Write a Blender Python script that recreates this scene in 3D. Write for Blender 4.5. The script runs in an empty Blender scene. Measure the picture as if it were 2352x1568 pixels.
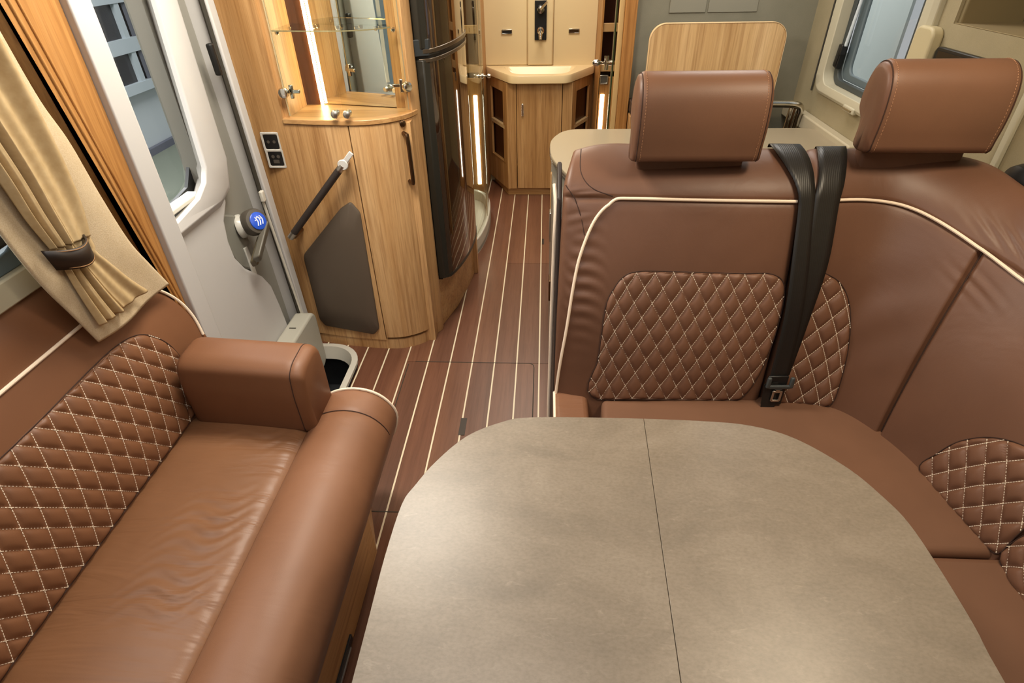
import bpy, math, random
import numpy as np
from mathutils import Vector, Matrix
random.seed(7)
S = bpy.context.scene
COL = S.collection
PI = math.pi

# ------------------------------------------------------------------ camera
cam_d = bpy.data.cameras.new('camera'); cam = bpy.data.objects.new('camera', cam_d); COL.objects.link(cam)
cam_d.sensor_width = 36.0; cam_d.lens = 36.0*1295/2352; cam_d.clip_start = .02; cam_d.clip_end = 100
_pi, _ya, _ro = math.radians(35.64), math.radians(-3.594), math.radians(-1.2736)
_F = Vector((math.sin(_ya)*math.cos(_pi), math.cos(_ya)*math.cos(_pi), -math.sin(_pi)))
_R = _F.cross(Vector((0, 0, 1))).normalized(); _U = _R.cross(_F)
_R, _U = _R*math.cos(_ro)+_U*math.sin(_ro), _U*math.cos(_ro)-_R*math.sin(_ro)
cam.matrix_world = Matrix(((_R.x, _U.x, -_F.x, 0), (_R.y, _U.y, -_F.y, 0), (_R.z, _U.z, -_F.z, 1.65), (0, 0, 0, 1)))
S.camera = cam

# ------------------------------------------------------------------ world, lights, exposure
S.view_settings.view_transform = 'Standard'; S.view_settings.look = 'None'
S.view_settings.gamma = 1.0; S.view_settings.use_curve_mapping = False
S.view_settings.exposure = 0.12
W = bpy.data.worlds.new('hall_ambience'); S.world = W; W.use_nodes = True
W.node_tree.nodes['Background'].inputs[0].default_value = (.78, .80, .82, 1)
W.node_tree.nodes['Background'].inputs[1].default_value = .55

def area(name, loc, size, watts, col, rot=(0, 0, 0), spread=180):
    d = bpy.data.lights.new(name, 'AREA'); d.shape = 'RECTANGLE'; d.size, d.size_y = size
    d.energy = watts; d.color = col; d.spread = math.radians(spread)
    o = bpy.data.objects.new(name, d); COL.objects.link(o); o.location = loc; o.rotation_euler = rot
    return o
WARM = (1.0, .84, .64); NEUT = (1.0, .95, .88); COOL = (1.0, .985, .97)
area('ceiling_lamp_lounge', (-.25, .55, 2.03), (.8, .8), 8.2, COOL)
area('ceiling_lamp_front', (-.2, -.9, 2.03), (1.4, .8), 5, COOL)
area('ceiling_lamp_aisle', (-.60, 1.68, 2.03), (.5, .4), 26, (1, .92, .79))
area('ceiling_lamp_corridor', (-.1, 3.0, 2.03), (.3, .5), 10, WARM)
area('ceiling_lamp_kitchen', (.8, 2.5, 2.03), (.5, .4), 7, NEUT)
area('ceiling_spot_corner', (.92, .98, 2.03), (.30, .30), 12, (1, .83, .60))
area('shower_fill_light', (-.8, 3.6, 1.99), (.2, .2), 5, (1, .82, .56))  # added fill light to brighten the shower interior, not a fitted lamp
area('ceiling_lamp_bathroom', (-.03, 3.9, 2.03), (.5, .5), 12, (1, .92, .78))
area('ceiling_lamp_rear', (.9, 3.0, 2.03), (.4, .2), 2, NEUT)
area('hall_lamp', (-3.6, 3.5, 4.0), (3, 9), 620, (1, .98, .96), (0, math.radians(-12), 0))
area('board_fill_light', (1.75, 4.6, 3.0), (.5, 2), 75, (1, .98, .96), (0, math.radians(-40), 0))  # added light aimed at the pale board to brighten it

# ------------------------------------------------------------------ materials
def lin(c):
    return tuple((v/255/12.92 if v/255 <= .04045 else ((v/255+.055)/1.055)**2.4) for v in c)+(1,)
class Mat:
    def __init__(s, name, col=(128, 128, 128), rough=.5, metal=0, spec=.5, **kw):
        s.m = bpy.data.materials.new(name); s.m.use_nodes = True; s.nt = s.m.node_tree
        s.b = s.nt.nodes['Principled BSDF']; s.b.inputs['Base Color'].default_value = lin(col)
        s.b.inputs['Roughness'].default_value = rough; s.b.inputs['Metallic'].default_value = metal
        s.b.inputs['Specular IOR Level'].default_value = spec
        for k, v in kw.items(): s.b.inputs[k.replace('_', ' ')].default_value = v
        s.tc = None
    def n(s, t, **kw):
        o = s.nt.nodes.new(t)
        for k, v in kw.items(): setattr(o, k, v)
        return o
    def l(s, a, b): s.nt.links.new(a, b)
    def coord(s, scale, rot=(0, 0, 0)):
        tc = s.n('ShaderNodeTexCoord'); mp = s.n('ShaderNodeMapping')
        mp.inputs['Scale'].default_value = scale; mp.inputs['Rotation'].default_value = rot
        s.l(tc.outputs['Object'], mp.inputs[0]); return mp.outputs[0]
    def noise(s, scale, vec, detail=4, rough=.55, dist=0):
        o = s.n('ShaderNodeTexNoise'); o.inputs['Scale'].default_value = scale; o.inputs['Detail'].default_value = detail
        o.inputs['Roughness'].default_value = rough; o.inputs['Distortion'].default_value = dist; s.l(vec, o.inputs['Vector'])
        return o.outputs['Fac']
    def ramp(s, fac, stops):
        o = s.n('ShaderNodeValToRGB'); e = o.color_ramp.elements
        while len(e) < len(stops): e.new(.5)
        for q, (p, c) in zip(e, stops): q.position = p; q.color = lin(c) if len(c) == 3 else c
        s.l(fac, o.inputs[0]); return o.outputs[0]
    def mix(s, fac, a, b, mode='MIX'):
        o = s.n('ShaderNodeMix', data_type='RGBA', blend_type=mode)
        if isinstance(fac, float): o.inputs[0].default_value = fac
        else: s.l(fac, o.inputs[0])
        for v, i in ((a, 6), (b, 7)):
            if isinstance(v, tuple): o.inputs[i].default_value = v
            else: s.l(v, o.inputs[i])
        return o.outputs[2]
    def color(s, o): s.l(o, s.b.inputs['Base Color']); return s
    def bump(s, h, strength=.3, dist=.002, prev=None):
        o = s.n('ShaderNodeBump'); o.inputs['Strength'].default_value = strength; o.inputs['Distance'].default_value = dist
        s.l(h, o.inputs['Height'])
        if prev is not None: s.l(prev, o.inputs['Normal'])
        s.l(o.outputs[0], s.b.inputs['Normal']); return o.outputs[0]
MATS = {}
def simple(name, col, rough=.5, metal=0, **kw):
    if name not in MATS: MATS[name] = Mat(name, col, rough, metal, **kw).m
    return MATS[name]
def wood(name, lo, mid, hi, axis='z', rough=.38, fine=1.0, streak=.5):
    m = Mat(name, mid, rough); k = {'z': (1, 1, .035), 'y': (1, .035, 1), 'x': (.035, 1, 1)}[axis]
    v = m.coord(k); a = m.noise(11*fine, v, 3, .5, .35); b = m.noise(70*fine, v, 3, .6); c = m.noise(240*fine, v, 2)
    r1 = m.ramp(a, [(.3, lo), (.5, mid), (.72, hi)])
    r2 = m.ramp(b, [(.34, (190, 170, 150)), (.52, (255, 255, 255))])
    r3 = m.ramp(c, [(.3, (205, 190, 175)), (.6, (255, 255, 255))])
    m.color(m.mix(.4*streak*2, m.mix(streak, r1, r2, 'MULTIPLY'), r3, 'MULTIPLY')); m.bump(b, .12, .0006); return m.m
def leather(name, dark, light, rough=.46, crease=(7, 5, 5), cs=.4):
    m = Mat(name, dark, rough, spec=.42)
    big = m.noise(3.2, m.coord((1, 1, 1)), 3); m.color(m.ramp(big, [(.3, dark), (.7, light)]))
    cr = m.noise(1.0, m.coord(crease), 3, .55, .8)
    b1 = m.bump(cr, cs*.5, .012)
    vo = m.n('ShaderNodeTexVoronoi', feature='F1'); vo.inputs['Scale'].default_value = 520; m.l(m.coord((1, 1, 1)), vo.inputs['Vector'])
    m.bump(vo.outputs['Distance'], .10, .0008, b1); return m.m
OAK = wood('oak_veneer', (180, 136, 86), (200, 157, 106), (214, 175, 126))
OAK_X = wood('oak_veneer_across', (174, 130, 78), (192, 148, 96), (204, 164, 112), 'x')
OAK_Y = wood('oak_veneer_along', (176, 128, 72), (194, 146, 88), (206, 160, 104), 'y')
OAK_DEEP = wood('oak_veneer_deep', (160, 110, 56), (178, 128, 72), (192, 144, 88))
WALNUT = wood('dark_shelf_wood', (62, 34, 18), (84, 48, 28), (100, 60, 36))
PLANK = [wood('teak_plank_%s' % n, lo, mid, hi, 'y', .36, 1.3, .34) for n, lo, mid, hi in
         (('russet', (98, 62, 46), (108, 70, 52), (120, 80, 60)), ('brown', (92, 60, 46), (103, 69, 53), (114, 77, 60)),
          ('umber', (102, 66, 48), (114, 76, 56), (125, 85, 63)))]
LEATHER = leather('cognac_leather', (98, 67, 50), (110, 76, 57))  # backrest leather kept darker; shade on upright faces is in the colour
LEATHER_S = leather('creased_seat_leather', (114, 78, 56), (126, 87, 63), .42, (3, 26, 3), .5)
LEATHER_P = leather('plain_cognac_leather', (110, 78, 59), (122, 87, 66), .46, (2, 2, 2), .1)
LEATHER_B = leather('bench_leather', (112, 73, 48), (124, 83, 56), .5, (3, 3, 3), .15)
LEATHER_Q = leather('quilted_leather', (110, 76, 57), (123, 86, 65), .5, (2, 2, 2), .1)
THREAD = simple('cream_thread', (232, 216, 194), .8)
PIPING = simple('cream_piping', (244, 224, 200), .55)
GREYPLASTIC = simple('dark_grey_plastic', (78, 72, 64), .45)
GREY = simple('grey_door_liner', (136, 133, 124), .5)
WHITE = simple('warm_white_plastic', (190, 188, 186), .42)
WHITE2 = simple('white_plastic_rim', (200, 196, 184), .35)
BOXGREY = simple('light_grey_plastic', (176, 173, 160), .45)
CREAM = simple('cream_acrylic', (214, 192, 150), .32)
CREAM_G = simple('cream_gloss_basin', (232, 208, 164), .18)
CHROME = simple('chrome', (215, 212, 205), .12, 1)
SATIN = simple('satin_nickel', (196, 192, 184), .32, 1)
BLACK = simple('black_plastic', (22, 22, 22), .4)
RUBBER = simple('black_rubber', (34, 36, 38), .65)
SEAL = simple('dark_seal', (52, 48, 40), .7)
BELT = None
GREYWALL = None
def glass(name, col=(248, 251, 249), rough=0.0, alpha=.12):
    m = bpy.data.materials.new(name); m.use_nodes = True; nt = m.node_tree; nt.nodes.clear()
    out = nt.nodes.new('ShaderNodeOutputMaterial'); t = nt.nodes.new('ShaderNodeBsdfTransparent'); g = nt.nodes.new('ShaderNodeBsdfGlossy')
    t.inputs[0].default_value = lin(col); g.inputs['Roughness'].default_value = .01
    fr = nt.nodes.new('ShaderNodeFresnel'); fr.inputs[0].default_value = 1.45
    mx = nt.nodes.new('ShaderNodeMixShader')
    ge = nt.nodes.new('ShaderNodeNewGeometry'); om = nt.nodes.new('ShaderNodeMath'); om.operation = 'SUBTRACT'; om.inputs[0].default_value = 1
    nt.links.new(ge.outputs['Backfacing'], om.inputs[1]); ml = nt.nodes.new('ShaderNodeMath'); ml.operation = 'MULTIPLY'; fr.inputs[0].default_value = 1.35
    nt.links.new(fr.outputs[0], ml.inputs[0]); nt.links.new(om.outputs[0], ml.inputs[1]); nt.links.new(ml.outputs[0], mx.inputs[0])
    nt.links.new(t.outputs[0], mx.inputs[1]); nt.links.new(g.outputs[0], mx.inputs[2])
    nt.links.new(mx.outputs[0], out.inputs[0]); return m
GLASS = glass('clear_glass'); GLASS_EDGE = simple('glass_edge', (200, 190, 150), .15)
GLASS_W = glass('window_glass', (244, 246, 246))
def emit(name, col, strength):
    m = bpy.data.materials.new(name); m.use_nodes = True; b = m.node_tree.nodes['Principled BSDF']
    b.inputs['Emission Color'].default_value = lin(col); b.inputs['Emission Strength'].default_value = strength; b.inputs['Base Color'].default_value = lin(col)
    return m
LED = emit('warm_led', (255, 222, 165), 26)
LED2 = emit('white_led', (255, 240, 214), 12)
def mk_table():
    m = Mat('stone_laminate', (160, 142, 118), .36)
    v = m.coord((1, 1.6, 1), (0, 0, .2)); a = m.noise(5.5, v, 9, .66, .6); b = m.noise(26, m.coord((1, 2.6, 1), (0, 0, .25)), 6, .7, 1.0); c = m.noise(120, v, 3)
    base = m.ramp(a, [(.32, (120, 109, 95)), (.5, (130, 118, 103)), (.68, (139, 127, 112))])
    vein = m.ramp(b, [(.58, (0, 0, 0)), (.70, (150, 150, 150))])
    c2 = m.mix(vein, base, lin((164, 152, 136))); sp = m.ramp(c, [(.3, (220, 216, 208)), (.6, (255, 255, 255))])
    m.color(m.mix(.5, c2, sp, 'MULTIPLY')); m.bump(b, .12, .0008); return m.m
STONE = mk_table()
def mk_belt():
    m = Mat('black_webbing', (30, 28, 26), .42, spec=.5); w = m.n('ShaderNodeTexWave', wave_type='BANDS', bands_direction='X'); w.inputs['Scale'].default_value = 60
    m.l(m.coord((1, 1, .3)), w.inputs['Vector']); m.bump(w.outputs['Fac'], .25, .0006); return m.m
BELT = mk_belt()
def mk_fabric(name, c1, c2, sc=420, rough=.85, bumps=.5):
    m = Mat(name, c1, rough, spec=.2); v = m.coord((1, 1, 1)); a = m.noise(sc, v, 2); b = m.noise(9, v, 3)
    m.color(m.mix(.5, m.ramp(a, [(.35, c1), (.65, c2)]), m.ramp(b, [(.3, c1), (.7, c2)]))); m.bump(a, bumps, .001); return m.m
LINEN = mk_fabric('woven_linen', (182, 160, 126), (206, 188, 158), 380)
SATINF = mk_fabric('satin_curtain', (176, 150, 108), (194, 170, 130), 60, .45, .06)
FLEECE = mk_fabric('grey_wall_fabric', (122, 120, 104), (138, 134, 118), 500, .9, .3)
FLEECE_R = mk_fabric('beige_wall_fabric', (146, 136, 108), (160, 148, 120), 500, .9, .2)
FRAME = simple('cream_window_frame', (180, 174, 152), .45)
CEIL = simple('ceiling_panel', (205, 196, 180), .7)
FRIDGE = Mat('dark_mirror_gloss', (48, 28, 16), .06, spec=.9, Coat_Weight=1.0, Coat_Roughness=.02).m
FRBLACK = simple('fridge_trim', (40, 38, 32), .35)
MIRROR = simple('mirror', (225, 225, 222), .01, 1)
WORKTOP = simple('taupe_worktop', (150, 138, 116), .22)
WORKEDGE = simple('taupe_gloss_edge', (96, 84, 74), .15)
PANELGREY = simple('grey_gloss_panel', (120, 114, 102), .3)
BLUEPAN = simple('hall_panel_blue', (196, 203, 207), .6)
HALLDARK = simple('hall_dark_glass', (40, 40, 44), .25)
HALLFLOOR = simple('hall_floor', (120, 126, 112), .6)
ALU = simple('pale_aluminium', (190, 200, 206), .5)
BLIND = simple('pale_blue_board', (182, 190, 188), .7)
BLUEG = simple('slate_blue_frame', (88, 102, 108), .5)
BLUE = simple('blue_badge', (40, 84, 200), .3)
BRONZE = simple('bronze_metal', (112, 88, 66), .3, 1)

# ------------------------------------------------------------------ mesh helpers (all in metres, world space)
class MB:
    def __init__(s): s.v = []; s.f = []
    def add(s, v, f):
        o = len(s.v); s.v += [tuple(float(c) for c in p) for p in v]; s.f += [tuple(o+i for i in q) for q in f]; return s
    def box(s, x0, x1, y0, y1, z0, z1):
        return s.add([(x0, y0, z0), (x1, y0, z0), (x1, y1, z0), (x0, y1, z0), (x0, y0, z1), (x1, y0, z1), (x1, y1, z1), (x0, y1, z1)],
                     [(3, 2, 1, 0), (4, 5, 6, 7), (0, 1, 5, 4), (1, 2, 6, 5), (2, 3, 7, 6), (3, 0, 4, 7)])
    def obox(s, c, ax, ay, az):
        """box with centre c and half-axis vectors"""
        c, ax, ay, az = (np.array(q, float) for q in (c, ax, ay, az))
        v = [c+i*ax+j*ay+k*az for k in (-1, 1) for i, j in ((-1, -1), (1, -1), (1, 1), (-1, 1))]
        return s.add(v, [(3, 2, 1, 0), (4, 5, 6, 7), (0, 1, 5, 4), (1, 2, 6, 5), (2, 3, 7, 6), (3, 0, 4, 7)])
    def prism(s, pts, axis, a, b):
        """polygon in the plane normal to axis, extruded from a to b"""
        def P(p, h): return {'x': (h, p[0], p[1]), 'y': (p[0], h, p[1]), 'z': (p[0], p[1], h)}[axis]
        n = len(pts); s.add([P(p, a) for p in pts]+[P(p, b) for p in pts],
            [tuple(range(n))[::-1], tuple(range(n, 2*n))]+[(i, (i+1) % n, (i+1) % n+n, i+n) for i in range(n)])
        return s
    def ring(s, outer, inner, axis, a, b):
        def P(p, h): return {'x': (h, p[0], p[1]), 'y': (p[0], h, p[1]), 'z': (p[0], p[1], h)}[axis]
        n = len(outer); v = [P(p, h) for h in (a, b) for q in (outer, inner) for p in q]; f = []
        for i in range(n):
            j = (i+1) % n
            f += [(i, j, n+j, n+i), (2*n+i, 3*n+i, 3*n+j, 2*n+j), (i, 2*n+i, 2*n+j, j), (n+i, n+j, 3*n+j, 3*n+i)]
        return s.add(v, f)
    def grid(s, rows, close_u=False, caps=False):
        R, Cn = len(rows), len(rows[0]); f = []
        for i in range(R-1):
            for j in range(Cn if close_u else Cn-1):
                k = (j+1) % Cn; f.append((i*Cn+j, i*Cn+k, (i+1)*Cn+k, (i+1)*Cn+j))
        if caps: f += [tuple(range(Cn))[::-1], tuple((R-1)*Cn+i for i in range(Cn))]
        return s.add([p for r in rows for p in r], f)
    def tube(s, path, r, n=10, closed=False):
        P = [Vector(p) for p in path]; rows = []; m = len(P); up = None
        for i, p in enumerate(P):
            d = ((P[(i+1) % m] if (closed or i < m-1) else p)-(P[i-1] if (closed or i > 0) else p)).normalized()
            if up is None: up = Vector((0, 0, 1)) if abs(d.z) < .9 else Vector((1, 0, 0))
            a = d.cross(up).normalized(); up = a.cross(d)
            rr = r[i] if isinstance(r, (list, tuple)) else r
            rows.append([tuple(p+(a*math.cos(2*PI*k/n)+up*math.sin(2*PI*k/n))*rr) for k in range(n)])
        if closed: rows.append(rows[0])
        return s.grid(rows, True, not closed)
    def lathe(s, c, d, prof, n=24):
        """profile of (distance along d, radius) about the axis d through c"""
        d = Vector(d).normalized(); up = Vector((0, 0, 1)) if abs(d.z) < .9 else Vector((1, 0, 0)); a = d.cross(up).normalized(); b = a.cross(d); c = Vector(c)
        return s.grid([[tuple(c+d*h+(a*math.cos(2*PI*k/n)+b*math.sin(2*PI*k/n))*r) for k in range(n)] for h, r in prof], True, True)
def rrect(x0, x1, y0, y1, r, n=6, corners=(1, 1, 1, 1)):
    o = []
    for i, (cx, cy, a) in enumerate(((x1-r, y1-r, 0), (x0+r, y1-r, 90), (x0+r, y0+r, 180), (x1-r, y0+r, 270))):
        if corners[i]: o += [(cx+r*math.cos(math.radians(a+90*k/n)), cy+r*math.sin(math.radians(a+90*k/n))) for k in range(n+1)]
        else:
            q = ((x1, y1), (x0, y1), (x0, y0), (x1, y0))[i]; o += [q]*(n+1)
    return o
def smooth_poly(pts, n=5, closed=True):
    o = []; m = len(pts)
    for i in range(m if closed else m-1):
        a, b, c, d = (np.array(pts[(i+k) % m] if closed else pts[min(max(i+k, 0), m-1)], float) for k in (-1, 0, 1, 2))
        for k in range(n): o.append(tuple(_cr(a, b, c, d, k/n)))
    if not closed: o.append(tuple(float(v) for v in pts[-1]))
    return o
def round_poly(pts, r, n=5):
    o = []; m = len(pts)
    for i in range(m):
        p = np.array(pts[i], float); a = np.array(pts[i-1], float)-p; b = np.array(pts[(i+1) % m], float)-p
        rr = min(r, np.linalg.norm(a)*.45, np.linalg.norm(b)*.45); a = p+a/np.linalg.norm(a)*rr; b = p+b/np.linalg.norm(b)*rr
        for k in range(n+1):
            t = k/n; o.append(tuple((1-t)**2*a+2*t*(1-t)*p+t*t*b))
    return o

# corner sofa backrest stations: base (x, y at z .45), piping line (x, y, z), crown of the roll (x, y, z)
ST = [((.045,1.385),(.060,1.565,1.04),(.085,1.70,1.13)),
      ((.17,1.36),(.19,1.555,1.04),(.20,1.72,1.145)),
      ((.42,1.36),(.44,1.54,1.04),(.45,1.70,1.14)),
      ((.66,1.36),(.69,1.53,1.04),(.70,1.68,1.14)),
      ((.88,1.34),(.975,1.55,1.03),(1.0,1.67,1.14)),
      ((.98,1.23),(1.12,1.37,.98),(1.19,1.60,1.13)),
      ((1.03,1.09),(1.185,1.22,.95),(1.235,1.42,1.10)),
      ((1.05,.95),(1.21,1.03,.94),(1.245,1.12,1.07)),
      ((1.065,.84),(1.22,.87,.94),(1.245,.90,1.06)),
      ((1.06,.70),(1.22,.70,.94),(1.245,.70,1.06)),
      ((1.06,.35),(1.22,.35,.94),(1.245,.35,1.06)),
      ((1.06,-.3),(1.22,-.3,.94),(1.245,-.3,1.06))]
def _cr(a, b, c, d, t):
    return .5*((2*b)+(-a+c)*t+(2*a-5*b+4*c-d)*t*t+(-a+3*b-3*c+d)*t**3)
_ST = np.array([[*s[0], .45, *s[1], *s[2]] for s in ST])
_L = [0.0]
for _i in range(1, len(_ST)):
    _m0 = (_ST[_i-1][:2]+_ST[_i-1][3:5])/2; _m1 = (_ST[_i][:2]+_ST[_i][3:5])/2
    _L.append(_L[-1]+float(np.hypot(*(_m1-_m0))))
def station(s):
    i = 0
    while i < len(_L)-2 and s > _L[i+1]: i += 1
    t = (s-_L[i])/(_L[i+1]-_L[i]); n = len(_ST)-1
    a, b, c, d = _ST[max(i-1, 0)], _ST[i], _ST[i+1], _ST[min(i+2, n)]
    q = _cr(a, b, c, d, t) if 0 <= t <= 1 else (b+(c-b)*t)
    return q[0:3], q[3:6], q[6:9]
def back_point(s, t, lift=0.0):
    """corner sofa backrest: s metres along it, t = 0 seat .. 1 piping .. 1.5 crown of the roll .. 2 behind"""
    def raw(s, t):
        b, p, c = station(s); d = p-b
        if t <= 1: return b+d*t
        o = np.array([d[0], d[1], 0.0]); o /= np.linalg.norm(o)
        if t <= 1.5:
            u = (t-1)*2; m0 = d/np.linalg.norm(d)*.17; m1 = o*.17
            return ((2*u**3-3*u*u+1)*p+(u**3-2*u*u+u)*m0+(-2*u**3+3*u*u)*c+(u**3-u*u)*m1)
        u = (t-1.5)*2; a = u*math.pi/2
        return c+o*.045*math.sin(a)+np.array([0, 0, -.16])*(1-math.cos(a))
    v = raw(s, t); e = .004
    al = raw(s+e, t)-raw(s-e, t); up = raw(s, t+e)-raw(s, t-e) if abs(t-1) > e else raw(s, t)-raw(s, t-2*e)
    n = np.cross(al, up); n /= np.linalg.norm(n)
    bulge = .022*math.sin(math.pi*min(max(t, 0), 1))
    return v+n*(bulge+lift)
# bench backrest face: plane leaning against the left wall
def bench_point(y, t, lift=0.0):
    """y along the vehicle, t = 0 seat .. 1 piping"""
    b = np.array([-1.065, y, .465]); p = np.array([-1.155, y, .875]); v = b+(p-b)*t
    n = np.array([.41, 0, .09]); n /= np.linalg.norm(n)
    return v+n*(.018*math.sin(math.pi*min(max(t, 0), 1))+lift)

def base_of(o): return Vector(o.matrix_world.translation) if o else Vector((0, 0, 0))
ORIG = {}
def part(name, mb, mat, parent=None, bevel=0, seg=2, smooth=True, label=None, kind=None, angle=40, shade_flat=False):
    me = bpy.data.meshes.new(name)
    if parent is not None: org = ORIG[parent.name]
    else:
        V = np.array(mb.v); org = Vector((float(V[:, 0].mean()), float(V[:, 1].mean()), float(V[:, 2].min())))
    me.from_pydata([(x-org.x, y-org.y, z-org.z) for x, y, z in mb.v], [], mb.f); me.update()
    import bmesh
    bm = bmesh.new(); bm.from_mesh(me); bmesh.ops.recalc_face_normals(bm, faces=bm.faces); bm.to_mesh(me); bm.free()
    me.materials.append(mat); o = bpy.data.objects.new(name, me); COL.objects.link(o)
    if parent is not None: o.parent = parent
    else: o.location = org
    ORIG[o.name] = org
    if smooth and not shade_flat:
        me.shade_smooth(); me.set_sharp_from_angle(angle=math.radians(angle))
    if bevel:
        b = o.modifiers.new('bevel', 'BEVEL'); b.width = bevel; b.segments = seg; b.limit_method = 'ANGLE'; b.angle_limit = math.radians(35)
        b.harden_normals = False
    if label: o['label'] = label
    if kind: o['kind'] = kind
    return o
def thing(name, label, cat, loc, group=None, kind=None):
    o = bpy.data.objects.new(name, None); COL.objects.link(o); o.location = loc; o.empty_display_size = .1; ORIG[o.name] = Vector(loc)
    if label: o['label'] = label
    if cat: o['category'] = cat
    if group: o['group'] = group
    if kind: o['kind'] = kind
    return o
def tag(o, label, cat, group=None):
    o['label'] = label; o['category'] = cat
    if group: o['group'] = group
    return o
def struct(name, mb, mat, **kw): return part(name, mb, mat, None, kind='structure', **kw)


# ------------------------------------------------------------------ setting: floor
SX = [-.684*.943+.1065*k for k in range(-5, 13)]            # centres of the pale inlay strips
WELL = rrect(-1.3, -.873, 1.25, 2.235, .16, 8)
def well_y(x):
    if x > -.873: return None
    if x < -1.033: return 2.235
    return 2.075+math.sqrt(max(0, .16**2-(x+1.033)**2))
floor = thing('floor', None, None, (0, 2, 0), kind='structure')
part('subfloor', MB().box(-.872, 1.35, -1.6, 4.7, -.06, -.012).box(-1.25, -.872, 2.236, 4.7, -.06, -.012).box(-1.25, -.872, -1.6, 1.249, -.06, -.012), WALNUT, floor)
def strip_poly(x0, x1, y0, y1):
    """piece of floor between x0..x1, y0..y1 leaving the entrance well out"""
    xs = np.linspace(x0, x1, 6); lows = []
    for x in xs:
        w = well_y(x); lows.append(max(y0, w) if w is not None else y0)
    if min(lows) > y1-.02: return None
    lows = [min(q, y1) for q in lows]
    return [(x0, y1)]+[(float(x), float(l)) for x, l in zip(xs, lows)]+[(x1, y1)]
JOINT = [1.25, 2.12, 3.13]
k = 0
for i in range(len(SX)-1):
    a, b = SX[i]+.0032, SX[i+1]-.0032
    if b < -1.19 or a > 1.1: continue
    cuts = [-1.5]+[j for j in JOINT if (-.66 < a < .0 if j != 3.13 else -.25 < a < .05)]+[4.62]
    if a < -.87: cuts = [2.236-.2, 4.62]
    for y0, y1 in zip(cuts, cuts[1:]):
        pl = strip_poly(max(a, -1.2), b, y0+.0012, y1-.0012)
        if pl: part('plank', MB().prism(pl, 'z', -.012, 0), PLANK[(k*7+i*2) % 3], floor, smooth=False); k += 1
for x in SX:
    if -1.19 < x < 1.1:
        pl = strip_poly(x-.0032, x+.0032, -1.5 if x > -.873 else 2.0, 4.62)
        if pl: part('inlay_strip', MB().prism(pl, 'z', -.012, .0008), simple('cream_inlay', (222, 210, 182), .45), floor, smooth=False)
hatch = MB()
for y in (1.25, 2.12): hatch.box(-.60, -.05, y-.0018, y+.0018, -.008, .0012)
hatch.tube([(-.05, 2.12, .0), (-.035, 2.11, .0), (-.03, 2.09, .0), (-.03, 1.3, .0)], .002, 6)
hatch.tube([(-.63, 2.10, .0), (-.63, 1.30, .0)], .002, 6)
part('hatch_joint', hatch, SEAL, floor)
part('hatch_pull', MB().box(-.332, -.306, 1.635, 1.735, 0, .002), simple('hatch_pull_dark', (52, 42, 34), .5), floor)
part('hatch_pull', MB().box(-.002, .012, 3.40, 3.48, 0, .002), simple('hatch_pull_dark', (52, 42, 34), .5), floor)
# entrance well
wl = thing('entrance_step_well', 'rounded black entrance step well with an off-white rim in the floor', 'step', (-1.0, 1.75, -.26))
part('well_liner', MB().grid([[(x, y, z) for x, y in WELL] for z in (.0, -.25)], True).prism(WELL, 'z', -.262, -.25), RUBBER, wl)
inner = rrect(-1.3, -.90, 1.28, 2.208, .135, 8)
inner2 = rrect(-1.3, -.915, 1.28, 2.19, .125, 8)
part('rim', MB().grid([[(x, y, 0.0) for x, y in WELL], [(x, y, .016) for x, y in WELL], [(x, y, .018) for x, y in inner], [(x, y, -.045) for x, y in inner2], [(x+.004, y+.004, -.045) for x, y in inner]], True), WHITE2, wl, angle=60)
part('step_mat', MB().prism(rrect(-1.19, -.93, 1.3, 2.12, .09, 6), 'z', -.25, -.238), simple('step_mat_grey', (52, 56, 60), .6), wl, bevel=.004)
part('mat_seam', MB().tube([(-1.09, 2.11, -.237), (-1.07, 1.98, -.237), (-1.02, 1.90, -.237), (-.95, 1.88, -.237)], .003, 6), BLACK, wl)

# ------------------------------------------------------------------ setting: walls and ceiling
struct('ceiling', MB().box(-1.3, 1.4, -1.7, 4.75, 2.05, 2.09), CEIL, smooth=False)
# left wall: solid around the lounge window and the doorway
struct('wall_left', MB().box(-1.25, -1.2, -1.7, .1, 0, 2.05).box(-1.25, -1.2, .1, 1.22, 0, 1.03).box(-1.25, -1.2, .1, 1.22, 1.75, 2.05)
       .box(-1.25, -1.2, 1.22, 1.5, 0, 2.05).box(-1.25, -1.2, 1.5, 2.17, 1.98, 2.05).box(-1.25, -1.2, 2.17, 4.7, 0, 2.05), simple('shadow_brown_wall', (66, 44, 28), .7), smooth=False)  # dark wall colour carries the shadow in the gap beside the curtain
struct('wall_right', MB().box(1.30, 1.36, -1.7, 2.28, 0, 1.40).box(1.30, 1.36, 2.28, 2.92, 0, 1.06).box(1.30, 1.36, 2.92, 4.75, 0, 2.05)
       .box(1.30, 1.36, 2.28, 2.92, 1.80, 2.05).box(1.30, 1.36, 2.12, 2.28, 1.4, 2.05).box(1.30, 1.36, -1.7, 2.12, 1.72, 2.05).box(1.50, 1.54, -1.7, 2.14, 1.36, 1.76).box(1.361, 1.54, -1.7, 2.14, 1.385, 1.399).box(1.30, 1.54, -1.7, 2.14, 1.70, 1.73), FLEECE_R, smooth=False)
struct('wall_rear', MB().box(.443, 1.36, 3.2, 3.24, 0, 2.05), FLEECE, smooth=False)
struct('wall_bathroom', MB().box(-1.25, 1.36, 4.62, 4.68, 0, 2.05), CREAM, smooth=False)
struct('wall_front', MB().box(-1.25, 1.36, -1.72, -1.66, 0, 2.05), FLEECE_R, smooth=False)
struct('trim_1', MB().box(.60, .775, 3.195, 3.2, 1.335, 1.9), simple('pale_wall_panel', (136, 133, 118), .8), bevel=.002)
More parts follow.
